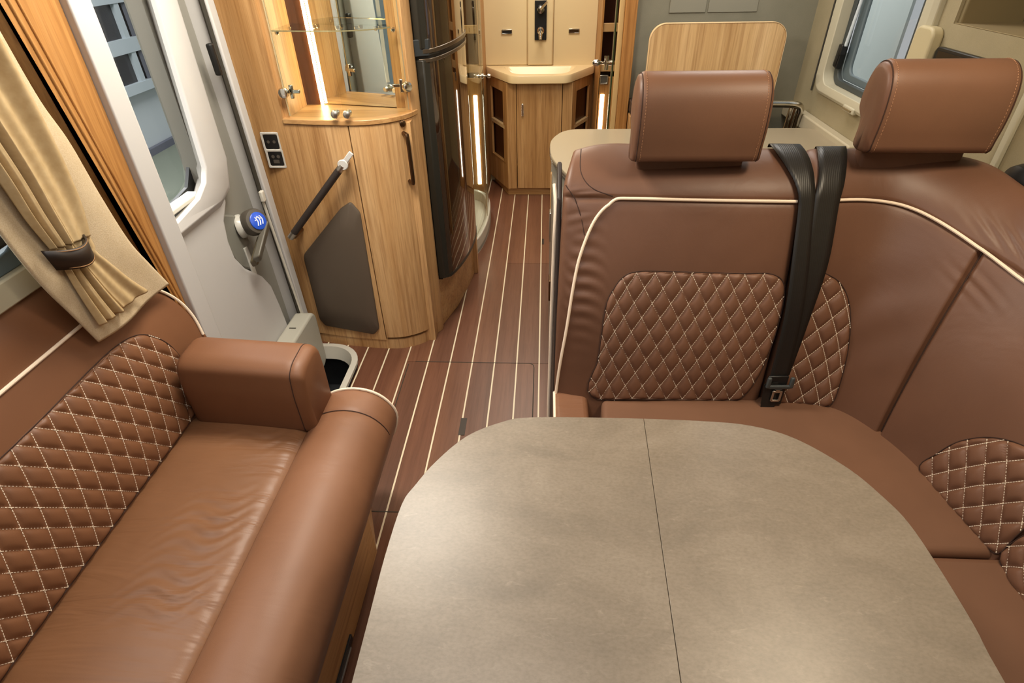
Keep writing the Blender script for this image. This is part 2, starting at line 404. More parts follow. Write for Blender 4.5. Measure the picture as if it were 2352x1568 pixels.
struct('trim_2', MB().box(.785, 1.02, 3.196, 3.2, 1.335, 1.9), simple('pale_wall_panel', (136, 133, 118), .8), bevel=.002)
# ledge along the right wall
struct('trim_3', MB().box(1.255, 1.30, 2.42, 3.2, .86, .925), simple('pale_wall_ledge', (176, 166, 142), .6), bevel=.006)
struct('trim_4', MB().box(1.288, 1.30, 1.665, 1.69, 1.02, 1.36), FRAME, bevel=.003)
def OL(z): return 1.385-.16*(z-1.05)
# oak panel between lounge window and doorway with its two mouldings
p = struct('trim_5', MB().add([(-1.2, OL(.3)-.015, .3), (-1.132, OL(.3), .3), (-1.132, 1.478, .3), (-1.2, 1.478, .3), (-1.2, OL(2.05)-.015, 2.05), (-1.132, OL(2.05), 2.05), (-1.132, 1.478, 2.05), (-1.2, 1.478, 2.05)], [(3, 2, 1, 0), (4, 5, 6, 7), (0, 1, 5, 4), (1, 2, 6, 5), (2, 3, 7, 6), (3, 0, 4, 7)]), OAK_DEEP, bevel=.004)
part('moulding', MB().tube([(-1.131, OL(.45)+.012, .45), (-1.131, OL(2)+.03, 2.0)], .004, 10), OAK_DEEP, p)
part('moulding', MB().tube([(-1.131, OL(.45)+.022, .45), (-1.131, OL(2)+.06, 2.0)], .003, 10), OAK_DEEP, p)

# ------------------------------------------------------------------ entrance door
dr = thing('door_1', None, None, (-1.19, 1.83, -.2), kind='structure')
part('front_jamb', MB().prism([(-1.25, 1.478), (-1.112, 1.478), (-1.112, 1.556), (-1.13, 1.57), (-1.25, 1.57)], 'z', -.24, 2.0), WHITE, dr, bevel=.005, seg=3)
part('rear_jamb', MB().add([(-1.25, 2.20, -.26), (-1.115, 2.20, -.26), (-1.115, 2.248, -.26), (-1.25, 2.248, -.26), (-1.25, 2.085, 2.0), (-1.115, 2.085, 2.0), (-1.115, 2.135, 2.0), (-1.25, 2.135, 2.0)],
     [(3, 2, 1, 0), (4, 5, 6, 7), (0, 1, 5, 4), (1, 2, 6, 5), (2, 3, 7, 6), (3, 0, 4, 7)]), WHITE, dr, bevel=.006, seg=3)
part('seal', MB().tube([(-1.13, 2.195, -.2), (-1.13, 2.13, .8), (-1.13, 2.085, 2.0)], .009, 8), SEAL, dr)
part('seal', MB().tube([(-1.122, 2.182, .1), (-1.122, 2.115, .8)], .006, 8), WHITE2, dr)
# grey liner
gap = (1.50, 1.83, .965, 1.9)
part('door_skin', MB().box(-1.245, -1.19, 1.5, 2.2, -.24, .93).box(-1.245, -1.19, 1.88, 2.2, .93, 1.98).box(-1.245, -1.19, 1.5, 1.88, 1.92, 1.98), GREY, dr, smooth=False)
# white moulded lower panel with the stepped edge
low = [(1.5, .98), (1.60, .935), (1.885, .905), (1.925, .93), (1.915, .88), (1.865, .83), (1.85, .76), (1.855, .69), (1.90, .62), (2.0, .53), (2.045, .46), (2.065, .36), (2.08, .25), (2.11, -.22), (1.5, -.22)]
part('lower_panel', MB().prism(low, 'x', -1.195, -1.15), WHITE, dr, bevel=.016, seg=4)
# window surround: raised frame around the pane
def wr(y0, y1, z0, z1, c): return [(y0, z1), (y0, z0), (y1-c, z0), (y1-.3*c, z0+.25*c), (y1, z0+c), (y1, z1)]
of = wr(1.50, 2.0, .885, 1.98, .13); mid = wr(1.54, 1.955, .915, 1.955, .12)
def opening(rt, r1, r2, r3, lb, yl=1.52, zt=1.96):
    """window outline: top left, bottom left, bottom corner, cut corner, right side, top right"""
    k = (zt-r1[1])/(rt[1]-r1[1]); return [(yl, zt), (yl, lb[1]-.004), lb, r3, r2, r1, (r1[0]+(rt[0]-r1[0])*k, zt)]
o7 = lambda q: [q[0], q[1], q[2], ((q[2][0]*.5+q[3][0]*.5), (q[2][1]*.5+q[3][1]*.5)), q[3], q[4], q[5]]
A1 = opening(*[(1.863, 1.52), (1.833, 1.037), (1.802, 0.995), (1.736, 0.963), (1.589, 0.944)])
A2 = opening(*[(1.939, 1.515), (1.913, 1.03), (1.904, 0.982), (1.852, 0.945), (1.69, 0.93)])
A3 = opening(*[(1.938, 1.515), (1.929, 1.144), (1.921, 1.068), (1.832, 0.969), (1.71, 0.952)])
part('window_surround', MB().grid([[(-1.19, y, z) for y, z in o7(of)], [(-1.150, y, z) for y, z in o7(of)], [(-1.128, y, z) for y, z in o7(mid)], [(-1.135, y, z) for y, z in A1], [(-1.152, y, z) for y, z in A1]], True), WHITE, dr, bevel=.006, seg=3, angle=50)
part('window_reveal', MB().grid([[(-1.150, y, z) for y, z in A1], [(-1.222, y, z) for y, z in A2]], True), simple('reveal_grey', (168, 162, 154), .45), dr)
part('window_gasket', MB().ring([(y+(.012 if i > 1 else -.02), z+(.02 if i in (0, 6) else -.012)) for i, (y, z) in enumerate(A2)], A3, 'x', -1.236, -1.224), BLACK, dr)
part('window_pane', MB().prism(wr(1.55, 1.875, .96, 1.96, .1), 'x', -1.242, -1.236), GLASS_W, dr)
part('sill', MB().box(-1.21, -1.165, 1.58, 1.80, .952, .968), WHITE2, dr, bevel=.004)
# waste box at the foot of the door
bx = part('waste_box', MB().prism(rrect(1.62, 2.195, -.06, .245, .05, 6), 'x', -1.15, -1.065), BOXGREY, dr, bevel=.012, seg=3)
part('lid_gap', MB().box(-1.145, -1.063, 1.90, 1.904, .10, .247), SEAL, bx)
part('lid_mark', MB().box(-1.125, -1.095, 2.03, 2.035, .243, .247), SEAL, bx)
# recess with the lock and handle
hp = part('lock_recess', MB().prism(round_poly([(1.86, .86), (1.99, .80), (2.04, .62), (1.99, .56), (1.90, .62), (1.86, .72)], .03), 'x', -1.19, -1.172), simple('lock_recess_grey', (124, 123, 114), .45), dr, bevel=.008)
part('lock_collar', MB().lathe((-1.175, 1.985, .755), (1, .25, .15), [(0, .046), (.01, .046), (.02, .038), (.045, .036)], 28), simple('lock_silver', (186, 184, 176), .3), dr)
hd = part('lock_body', MB().lathe((-1.125, 2.00, .765), (1, -.45, .45), [(-.02, .02), (-.012, .05), (.018, .052), (.03, .046), (.034, .03)], 32), GREYPLASTIC, dr)
part('lever', MB().obox((-1.090, 1.955, .705), (.016, 0, .006), (0, .072, .042), (-.004, .010, -.017)), simple('lever_grey', (98, 94, 84), .4), dr, bevel=.008, seg=3)
part('lever', MB().obox((-1.110, 1.945, .672), (.014, 0, .006), (0, .055, .030), (-.004, .012, -.018)), simple('lever_under_brown', (92, 82, 62), .5), dr, bevel=.008, seg=3)
def frame_on(c, n, upv):
    n = Vector(n).normalized(); u = Vector(upv)-n*Vector(upv).dot(n); u.normalize(); r = u.cross(n); return Vector(c), r, u, n
bc, br, bu, bn = frame_on(Vector((-1.125, 2.00, .765))+Vector((1, -.45, .45)).normalized()*.035, (1, -.45, .45), (0, 0, 1))
part('badge', MB().lathe(bc, bn, [(-.002, .034), (.002, .034), (.004, .031)], 32), BLUE, hd, label='round blue badge with white strokes')
bg = MB()
for off in (-.011, 0, .011):
    pth = [bc+bn*.0045+br*(off+.006*math.sin(q*3.4))+bu*(.017-.034*q) for q in np.linspace(0, 1, 9)]
    bg.tube([tuple(q) for q in pth], .0022, 6)
bg.tube([tuple(bc+bn*.0045+br*x+bu*(.010+.006*math.cos(x*250))) for x in np.linspace(-.016, .016, 9)], .0018, 6)
part('badge_emblem', bg, simple('badge_white', (235, 240, 250), .4), hd)
part('bright_strip', MB().obox((-1.17, 1.972, .60), (.004, 0, 0), (0, .014, -.002), (0, -.004, .075)), simple('lock_silver', (186, 184, 176), .3), dr, bevel=.003)
part('hinge_catch', MB().obox((-1.12, 2.06, 1.33), (.01, 0, 0), (0, .012, 0), (0, -.004, .05)), BLACK, dr, bevel=.006, seg=3)
part('rail_end', MB().obox((-1.115, 2.108, .83), (.008, 0, 0), (0, .012, 0), (0, 0, .022)), WHITE2, dr, bevel=.005, seg=3)

# ------------------------------------------------------------------ lounge window (left) and its frame
w1 = thing('window_1', None, None, (-1.22, .66, 1.03), kind='structure')
part('window_frame', MB().ring(rrect(.02, 1.24, 1.0, 1.78, .07, 6), rrect(.09, 1.17, 1.06, 1.71, .08, 6), 'x', -1.205, -1.175), FRAME, w1, bevel=.006)
part('window_gasket', MB().ring(rrect(.09, 1.17, 1.06, 1.71, .08, 6), rrect(.12, 1.135, 1.10, 1.68, .08, 6), 'x', -1.235, -1.19), BLUEG, w1, bevel=.004)
part('window_pane', MB().prism(rrect(.1, 1.16, 1.07, 1.70, .08, 6), 'x', -1.24, -1.234), GLASS_W, w1)
part('window_latch', MB().tube([(-1.185, .98, 1.13), (-1.175, 1.02, 1.13), (-1.175, 1.10, 1.135)], .012, 10), BLACK, w1)

# ------------------------------------------------------------------ kitchen window (right)
w2 = thing('window_2', None, None, (1.3, 2.58, 1.06), kind='structure')
o_ = rrect(2.20, 2.965, 1.03, 1.84, .07, 8); i_ = rrect(2.28, 2.895, 1.075, 1.79, .06, 8)
part('window_frame', MB().grid([[(1.30, y, z) for y, z in o_], [(1.283, y, z) for y, z in o_], [(1.272, y, z) for y, z in rrect(2.22, 2.945, 1.045, 1.82, .07, 8)], [(1.28, y, z) for y, z in i_], [(1.345, y, z) for y, z in i_]], True), FRAME, w2, bevel=.003, angle=50)
part('window_gasket', MB().ring(i_, rrect(2.33, 2.862, 1.10, 1.76, .05, 8), 'x', 1.325, 1.345), simple('window_rubber', (58, 64, 64), .5), w2, bevel=.004)
part('window_sash', MB().ring(rrect(2.33, 2.862, 1.10, 1.76, .05, 8), rrect(2.37, 2.80, 1.13, 1.73, .04, 8), 'x', 1.345, 1.36), BLUEG, w2, bevel=.005)
part('window_pane', MB().box(1.362, 1.366, 2.35, 2.85, 1.11, 1.75), GLASS_W, w2)
part('blind_rail', MB().box(1.318, 1.33, 2.292, 2.312, 1.09, 1.77), ALU, w2, bevel=.003)
part('blind_rail', MB().box(1.318, 1.33, 2.345, 2.358, 1.09, 1.77), simple('window_rubber', (58, 64, 64), .5), w2, bevel=.003)
part('stay_rod', MB().tube([(1.315, 2.83, 1.235), (1.335, 2.80, 1.75)], .007, 10), ALU, w2)
part('stay_hinge', MB().obox((1.318, 2.86, 1.19), (.012, 0, 0), (0, .02, .004), (0, -.006, .045)).obox((1.312, 2.84, 1.22), (.012, 0, 0), (0, .012, 0), (0, 0, .02)).tube([(1.305, 2.86, 1.15), (1.305, 2.84, 1.23)], .007, 8), BLACK, w2, bevel=.004)
part('frame_latch', MB().box(1.268, 1.29, 2.50, 2.60, 1.025, 1.05), FRAME, w2, bevel=.005)
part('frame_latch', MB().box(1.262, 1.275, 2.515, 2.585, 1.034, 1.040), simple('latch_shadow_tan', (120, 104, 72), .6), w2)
part('outer_joint', MB().tube([(1.292, 3.0, 1.02), (1.292, 3.0, 1.5), (1.292, 2.99, 1.8)], .004, 6), SEAL, w2)
ob = part('pale_board', MB().box(2.40, 2.42, 4.42, 5.04, -1, 1.8), BLIND, None)
tag(ob, 'pale blue-grey board outside the window above the worktop', 'panel')
# niche shelf, its divider, and a dark slot in the right wall
nc = thing('wall_niche', 'recessed storage niche with rounded pocket in the beige right wall', 'niche', (1.34, 1.7, 1.38))
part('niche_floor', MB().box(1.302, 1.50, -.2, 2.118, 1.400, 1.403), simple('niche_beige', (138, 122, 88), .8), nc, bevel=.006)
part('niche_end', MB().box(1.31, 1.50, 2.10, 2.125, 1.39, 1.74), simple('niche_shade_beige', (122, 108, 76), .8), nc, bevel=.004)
part('niche_pocket', MB().prism(rrect(.9, 2.02, 1.412, 1.68, .04, 6), 'x', 1.46, 1.50), simple('niche_beige', (138, 122, 88), .8), nc, bevel=.01)
sl = thing('dark_wall_screen', 'black rectangular panel set in the right wall behind the headrest', 'panel', (1.29, 1.97, 1.2))
part('screen_body', MB().prism(rrect(1.80, 2.13, 1.20, 1.335, .015, 4), 'x', 1.282, 1.30), BLACK, sl, bevel=.003)
part('screen_face', MB().box(1.279, 1.283, 1.82, 2.11, 1.21, 1.325), simple('screen_face_black', (14, 16, 18), .15), sl)
gp = part('window_pelmet', MB().prism(rrect(2.14, 2.25, 1.2, 1.385, .03, 6), 'x', 1.262, 1.30), simple('pelmet_beige', (182, 170, 136), .5), None, bevel=.008, seg=3)
tag(gp, 'rounded beige block beside the right window above the dark panel', 'trim block')
bb = thing('black_door_pull', 'black oval handle low on the beige wall at the right edge', 'handle', (1.29, 1.46, 1.0))
part('handle_body', MB().lathe((1.292, 1.535, 1.09), (-1, 0, 0), [(0, .05), (.02, .052), (.04, .046), (.052, .02)], 24), BLACK, bb)
part('handle_plate', MB().lathe((1.30, 1.535, 1.09), (-1, 0, 0), [(0, .06), (.004, .06)], 24), SATIN, bb)

# ------------------------------------------------------------------ hall outside
ZL = -.13
ex = thing('exhibition_hall_wall', 'hall wall outside the entrance door with dark glazing and pale panels', 'building', (-6.1, 0, -1))
part('wall_base', MB().box(-6.3, -6.1, -22, 16, -1, 3.5), BLUEPAN, ex, smooth=False)
for y in np.arange(5.6, 12.5, 2.3):
    part('dark_glazing', MB().box(-6.11, -6.05, y+.1, y+2.2, ZL+.1, 3.4), HALLDARK, ex, smooth=False)
part('window_ledge', MB().box(-6.08, -5.98, 5.2, 14, ZL, ZL+.13), ALU, ex, smooth=False)
part('window_transom', MB().box(-6.07, -5.98, 5.2, 14, ZL+.52, ZL+.70), ALU, ex, smooth=False)
part('window_transom', MB().box(-6.07, -5.98, 5.2, 14, ZL+1.13, ZL+1.30), ALU, ex, smooth=False)
for y in (6.4, 7.6, 8.8, 10.2, 11.5):
    part('mullion', MB().box(-6.07, -5.99, y, y+.10, ZL+.1, 3.3), ALU, ex, smooth=False)
part('kick_rail', MB().box(-6.09, -6.02, -22, 16, -1, -.9), simple('hall_kick_rail', (96, 98, 112), .6), ex, smooth=False)
hf = part('exhibition_hall_floor', MB().box(-12, 8, -24, 18, -1.02, -1.0), HALLFLOOR, None, smooth=False)
hf['kind'] = 'structure'; hf.name = 'trim_6'
cw = part('hall_drape', MB().grid([[(-6.02+.02*math.sin(y*30), y, z) for y in np.linspace(9.0, 12.5, 240)] for z in (0, 1.0, 3.2)]), simple('slate_drape', (92, 94, 104), .8), None)
tag(cw, 'slate grey folds hanging behind the hall glazing', 'drape')
tr = thing('lighting_truss', 'dark steel lattice tower standing in the hall, seen in the cabinet mirror', 'truss', (-4.4, -7.8, -1))
for dx, dy in ((0, 0), (.35, 0), (0, .35), (.35, .35)):
    part('upright', MB().box(-4.6+dx, -4.52+dx, -8+dy, -7.92+dy, -1, 3.4), simple('truss_steel', (48, 54, 64), .5), tr)
for q in range(9):
    part('brace', MB().tube([(-4.56, -7.6, -.9+q*.48), (-4.21, -7.6, -.42+q*.48)], .02, 6).tube([(-4.56, -7.96, -.42+q*.48), (-4.56, -7.6, -.9+q*.48)], .02, 6), simple('truss_steel', (48, 54, 64), .5), tr)

# ------------------------------------------------------------------ tall display cabinet beside the door
FR = [(-1.16, 2.285), (-1.08, 2.266), (-1.01, 2.25), (-.90, 2.232), (-.81, 2.222), (-.75, 2.218), (-.69, 2.222), (-.64, 2.238), (-.59, 2.268), (-.555, 2.305), (-.530, 2.35), (-.517, 2.395)]
FR = smooth_poly(FR, 3, False)
def fr_cut(x0, x1):
    xs = [p[0] for p in FR]; ys = [p[1] for p in FR]; o = [(x0, float(np.interp(x0, xs, ys)))]
    o += [p for p in FR if x0 < p[0] < x1]; return o+[(x1, float(np.interp(x1, xs, ys)))]
def off(poly, d):
    o = []
    for i, p in enumerate(poly):
        a = np.array(poly[max(i-1, 0)]); b = np.array(poly[min(i+1, len(poly)-1)]); t = (b-a)/np.linalg.norm(b-a); n = np.array([t[1], -t[0]])
        o.append(tuple(np.array(p)+n*d))
    return o
def shell(poly, z0, z1, th=.018, out=0.0):
    f = off(poly, out); b = off(poly, out-th); return MB().prism(f+b[::-1], 'z', z0, z1)
tc = thing('display_cabinet', 'tall oak veneer cabinet with curved front, lit glass display and grey bumper pad', 'cabinet', (-.84, 2.45, 0))
LZ = 1.09
part('plinth', shell(fr_cut(-1.195, -.517), 0, .055, .03, -.004), OAK, tc)
part('front_panel', shell(fr_cut(-1.195, -.757), .055, LZ-.022, .018, 0), OAK, tc)
part('side_post', shell(fr_cut(-1.195, -1.02), LZ-.022, 2.03, .02, 0), OAK, tc)
part('corner_post', MB().prism([(-.530, 2.36), (-.508, 2.395), (-.508, 2.425), (-.56, 2.425), (-.56, 2.38)], 'z', 0, 2.03), OAK, tc, bevel=.003)
dd = part('curved_door', shell(fr_cut(-.752, -.524), .07, LZ-.022, .018, .001), OAK, tc)
hx = [(-.517, 2.325), (-.512, 2.322)]
hnd = [(-.565, 2.300, 1.020), (-.548, 2.276, 1.020), (-.541, 2.268, 1.012), (-.539, 2.266, .92), (-.539, 2.266, .832), (-.546, 2.276, .824), (-.563, 2.298, .824)]
part('handle', MB().tube(smooth_poly(hnd, 3, False), .0085, 10), BRONZE, dd, label='slim bronze bow handle')
part('lock_button', MB().lathe((-.562, 2.296, 1.058), (.6, -.8, 0), [(0, .013), (.008, .013), (.011, .009)], 20), BRONZE, dd)
part('ledge', MB().prism(off(fr_cut(-1.02, -.517), .006)+[(-.517, 2.6), (-1.02, 2.6)], 'z', LZ-.02, LZ), OAK_X, tc, bevel=.003)
part('display_side', MB().box(-1.02, -1.0, 2.27, 2.6, LZ, 2.03), OAK, tc)
part('display_side', MB().box(-.545, -.515, 2.42, 2.6, LZ, 2.03), OAK, tc)
part('carcass', MB().box(-1.19, -1.02, 2.3, 2.6, 0, 2.03).box(-1.02, -.53, 2.56, 2.6, 0, 2.03).box(-1.02, -.53, 2.30, 2.56, 0, LZ-.03), OAK, tc, smooth=False)
part('top_panel', MB().box(-1.02, -.515, 2.3, 2.6, 2.0, 2.03), OAK, tc, smooth=False)
part('rear_panel', MB().box(-1.0, -.545, 2.545, 2.56, LZ, 2.0), OAK, tc, smooth=False)
part('mirror', MB().add([(-.925, 2.478, LZ+.004), (-.60, 2.40, LZ+.004), (-.60, 2.40, 1.98), (-.925, 2.478, 1.98), (-.922, 2.485, LZ+.004), (-.597, 2.407, LZ+.004), (-.597, 2.407, 1.98), (-.922, 2.485, 1.98)],
     [(0, 1, 2, 3), (7, 6, 5, 4), (0, 4, 5, 1), (1, 5, 6, 2), (2, 6, 7, 3), (3, 7, 4, 0)]), MIRROR, tc, smooth=False)
part('light_strip', MB().box(-.936, -.926, 2.462, 2.472, LZ+.002, 1.98), LED, tc, smooth=False, label='vertical warm light strip')
part('mirror_backing', MB().add([(-.60, 2.40, LZ), (-.52, 2.42, LZ), (-.52, 2.42, 2.0), (-.60, 2.40, 2.0), (-.60, 2.412, LZ), (-.52, 2.432, LZ), (-.52, 2.432, 2.0), (-.60, 2.412, 2.0)],
     [(0, 1, 2, 3), (7, 6, 5, 4), (0, 4, 5, 1), (1, 5, 6, 2), (2, 6, 7, 3), (3, 7, 4, 0)]), OAK_DEEP, tc, smooth=False)
part('back_fillet', MB().box(-1.0, -.936, 2.47, 2.485, LZ, 2.0), WALNUT, tc, smooth=False)  # dark wood tone stands in for a brown reflection beside the strip
# glass shelf and its chrome pegs
gs = part('glass_shelf', MB().prism(off(fr_cut(-1.0, -.545), -.03)+[(-.60, 2.398), (-.92, 2.47), (-1.0, 2.47)], 'z', 1.385, 1.391), GLASS, tc)
part('shelf_edge', MB().prism(off(fr_cut(-1.0, -.545), -.030)+off(fr_cut(-1.0, -.545), -.033)[::-1], 'z', 1.386, 1.390), simple('bright_glass_edge', (210, 190, 150), .1, .6), gs)
for x, y in ((-.985, 2.30), (-.985, 2.42), (-.9, 2.46), (-.80, 2.43), (-.72, 2.41), (-.64, 2.39), (-.565, 2.36), (-.56, 2.33)):
    part('shelf_peg', MB().lathe((x, y, 1.372), (0, 0, 1), [(0, .004), (.004, .008), (.013, .008)], 12), CHROME, gs)
# two curved glass doors with knobs and hinges
for x0, x1 in ((-.995, -.772), (-.768, -.535)):
    gd = part('glass_door', shell(fr_cut(x0, x1), LZ+.008, 1.99, .005, -.004), GLASS, tc)
    kx = x1-.022 if x0 < -.9 else x0+.022; ky = float(np.interp(kx, [p[0] for p in FR], [p[1] for p in FR]))
    part('knob', MB().lathe((kx, ky+.01, 1.115), (0, -1, 0), [(-.012, .009), (0, .012), (.012, .006), (.018, .013), (.026, .0155), (.033, .013), (.037, .006)], 20), SATIN, gd)
    hx_ = x0+.008 if x0 < -.9 else x1-.002; hy = float(np.interp(hx_, [p[0] for p in FR], [p[1] for p in FR]))
    nrm = (0, -1, 0) if x0 < -.9 else (.75, -.66, 0)
    part('hinge_cap', MB().lathe((hx_, hy, 1.185), nrm, [(0, .019), (.010, .020), (.016, .017), (.018, .008)], 24), CHROME, gd)
    sx = 1 if x0 < -.9 else -1
    part('hinge_arm', MB().box(min(hx_, hx_+sx*.055), max(hx_, hx_+sx*.055), hy+.012, hy+.022, 1.178, 1.192).box(hx_+sx*.022-.007, hx_+sx*.022+.007, hy+.010, hy+.024, 1.160, 1.21), CHROME, gd, bevel=.003)
    part('lit_edge', MB().box(hx_-.002, hx_+.002, hy+.002, hy+.006, LZ+.01, 1.98), simple('bright_glass_edge', (210, 190, 150), .1, .6), gd)
# grey bumper pad
PD = [(-0.852, 0.733), (-0.802, 0.764), (-0.769, 0.718), (-0.78, 0.125), (-0.812, 0.089), (-1.063, 0.111), (-1.085, 0.146), (-1.086, 0.472), (-1.078, 0.498)]
xs_, ys_ = [p[0] for p in FR], [p[1] for p in FR]
pd_o = smooth_poly(round_poly([PD[0], PD[1], PD[2], PD[3], PD[4], PD[5], PD[6], PD[7], PD[8]], .012, 3), 1)
pd = MB(); n = len(pd_o)
cx = sum(p[0] for p in pd_o)/n; cz = sum(p[1] for p in pd_o)/n
def pf(x, z, d): return (x, float(np.interp(x, xs_, ys_))-d, z)
pd.grid([[pf(x, z, -.006) for x, z in pd_o], [pf(x, z, .006) for x, z in pd_o], [pf(cx+(x-cx)*.965, cz+(z-cz)*.98, .011) for x, z in pd_o], [pf(cx+(x-cx)*.6, cz+(z-cz)*.6, .013) for x, z in pd_o], [pf(cx+(x-cx)*.0005, cz+(z-cz)*.0005, .0135) for x, z in pd_o]], True)
part('bumper_pad', pd, simple('taupe_pad', (92, 80, 68), .55), tc, angle=50, label='five-sided taupe pad with rounded corners')
# sockets
SK = [[(-1.096, 0.997)][0], [(-1.094, 0.929)][0]]
for i, (x, z) in enumerate(SK):
    y = float(np.interp(x, xs_, ys_))-.002
    t = thing('wall_socket', ['upper of the two square black sockets on the oak post', 'lower of the two square black sockets on the oak post'][i], 'socket', (x, y, z), 'square sockets on the cabinet')
    part('frame', MB().ring(rrect(x-.038, x+.038, z-.038, z+.038, .004, 3), rrect(x-.029, x+.029, z-.029, z+.029, .004, 3), 'y', y-.007, y), simple('socket_frame_silver', (190, 186, 178), .4), t, bevel=.002)
    part('insert', MB().prism(rrect(x-.029, x+.029, z-.029, z+.029, .008, 4), 'y', y-.0055, y), BLACK, t, bevel=.001)
    if i == 0:
        for a in (-.012, .012):
            part('pin_hole', MB().lathe((x+a, y-.005, z), (0, -1, 0), [(0, .006), (.0015, .006)], 16), GREYPLASTIC, t)
    else:
        for a in (-.010, .012): part('port', MB().lathe((x+a, y-.005, z+.009), (0, -1, 0), [(0, .007), (.0015, .007)], 16), GREYPLASTIC, t)
        part('port', MB().box(x-.012, x+.012, y-.007, y-.005, z-.018, z-.004), GREYPLASTIC, t)
# grab handle
G0, G1, GT = [(-0.784, 0.937), (-1.067, 0.631), (-0.748, 0.978)]
t = thing('grab_handle', 'diagonal black grip bar with silver ends on the oak cabinet front', 'handle', (G1[0], 2.22, G1[1]))
a, b, e_ = (np.array([q[0], 2.168, q[1]]) for q in (G0, G1, GT)); d_ = (a-b)/np.linalg.norm(a-b)
part('grip', MB().tube([tuple(b+d_*.02), tuple(a-d_*.03)], .0145, 16), simple('ribbed_black_grip', (50, 42, 38), .55), t)
part('end_cap', MB().tube([tuple(b-d_*.012), tuple(b+d_*.02)], .0135, 16), SATIN, t)
part('end_cap', MB().tube([tuple(a-d_*.035), tuple(a-d_*.005)], .0145, 16), SATIN, t)
part('bracket', MB().lathe(tuple(a+np.array([0, .0, 0])), (0, -1, 0), [(-.045, .012), (-.01, .016), (.008, .021), (.011, .018)], 24), simple('bracket_silver', (206, 204, 200), .3), t)
part('release_tab', MB().obox(tuple((a+e_)/2+np.array([.004, -.004, .004])), (d_[2]*.010, 0, -d_[0]*.010), (0, .004, 0), tuple(d_*.030)), simple('bracket_silver', (206, 204, 200), .3), t, bevel=.003)
part('foot', MB().lathe((b[0], 2.26, b[2]-.01), (0, -1, 0), [(0, .016), (.05, .014), (.075, .012)], 20), BRONZE, t)

# ------------------------------------------------------------------ refrigerator and its oak base
FP = smooth_poly([(-.497, 2.432), (-.452, 2.450), (-.415, 2.55), (-.388, 2.68), (-.375, 2.80), (-.372, 2.92), (-.382, 3.02)], 4, False)
def fshell(z0, z1, d, th=.03): return MB().prism(off(FP, d)+off(FP, d-th)[::-1], 'z', z0, z1)
rf = thing('refrigerator', 'tall fridge with two curved mirror-gloss brown doors and dark trim', 'refrigerator', (-.62, 2.75, .27))
part('body', MB().box(-1.15, -.50, 2.605, 3.02, .272, 2.0).box(-.51, -.49, 2.44, 2.605, .272, 2.0), FRBLACK, rf, smooth=False)
lo = part('lower_door', fshell(.30, 1.262, 0), FRIDGE, rf)
part('upper_door', fshell(1.30, 1.98, 0), FRIDGE, rf)
part('door_gap', fshell(1.262, 1.300, -.008), BLACK, rf)
part('door_lip', fshell(1.284, 1.300, .005, .02), simple('bronze_lip', (92, 80, 66), .25, .6), rf, bevel=.002)
part('door_lip', fshell(1.252, 1.266, .005, .02), simple('bronze_lip', (92, 80, 66), .25, .6), rf, bevel=.002)
part('recessed_handle', MB().prism([(-.508, 2.415), (-.455, 2.440), (-.425, 2.52), (-.46, 2.53), (-.50, 2.46)], 'z', 1.275, 1.335), simple('handle_slate', (46, 50, 52), .4), rf, bevel=.003)
for z0, z1 in ((.285, 1.262), (1.30, 1.98)):
    part('door_trim', MB().prism([(-.508, 2.428), (-.478, 2.424), (-.455, 2.445), (-.462, 2.46), (-.508, 2.46)], 'z', z0, z1), FRBLACK, rf, bevel=.004)
part('bottom_trim', fshell(.285, .30, .002, .03), FRBLACK, rf)
fb = thing('fridge_base_cabinet', 'low oak veneer base beneath the dark gloss fridge', 'cabinet', (-.6, 2.75, 0))
part('front_panel', MB().prism([(-.517, 2.427), (-.46, 2.62), (-.43, 2.80), (-.405, 3.02), (-.44, 3.02), (-.55, 2.427)], 'z', 0, .268), OAK_X, fb, bevel=.002)
part('end_post', MB().box(-.43, -.385, 3.0, 3.045, .0, .30), OAK, fb, bevel=.003)
part('carcass', MB().box(-1.18, -.56, 2.605, 3.0, 0, .265), OAK, fb, smooth=False)

# ------------------------------------------------------------------ shower cubicle
sh = thing('shower_cubicle', 'curved glass shower cubicle on a cream tray behind the fridge', 'shower', (-.75, 3.6, 0))
SP = smooth_poly([(-.60, 3.08), (-.47, 3.14), (-.405, 3.28), (-.372, 3.50), (-.368, 3.72), (-.385, 3.92), (-.43, 4.06), (-.52, 4.14)], 5, False)
part('tray', MB().prism(SP+[(-1.18, 4.14), (-1.18, 3.08)], 'z', 0, .03), WHITE2, sh)
part('tray_rim', MB().prism(off(SP, 0)+off(SP, -.03)[::-1], 'z', 0, .10), WHITE2, sh, bevel=.006, seg=3)
gl = part('glass_door', MB().prism(off(SP, -.010)+off(SP, -.015)[::-1], 'z', .10, 1.95), GLASS, sh)
for i in (8, 18, 24):
    q = off(SP, -.012)[i]; part('glass_edge', MB().box(q[0]-.003, q[0]+.003, q[1]-.003, q[1]+.003, .10, 1.95), simple('bright_glass_edge', (210, 190, 150), .1, .6), gl)
kq = off(SP, -.012)[20]
part('knob', MB().lathe((kq[0], kq[1], .965), (1, 0, 0), [(-.05, .012), (-.04, .014), (-.03, .006), (-.012, .006), (-.01, .016), (.01, .016), (.012, .006), (.03, .006), (.036, .014), (.05, .012)], 20), CHROME, gl)
part('rear_partition', MB().box(-1.18, -.62, 4.15, 4.17, 0, 2.03).box(-1.18, -1.16, 3.05, 4.15, 0, 2.03), CREAM, sh, smooth=False)

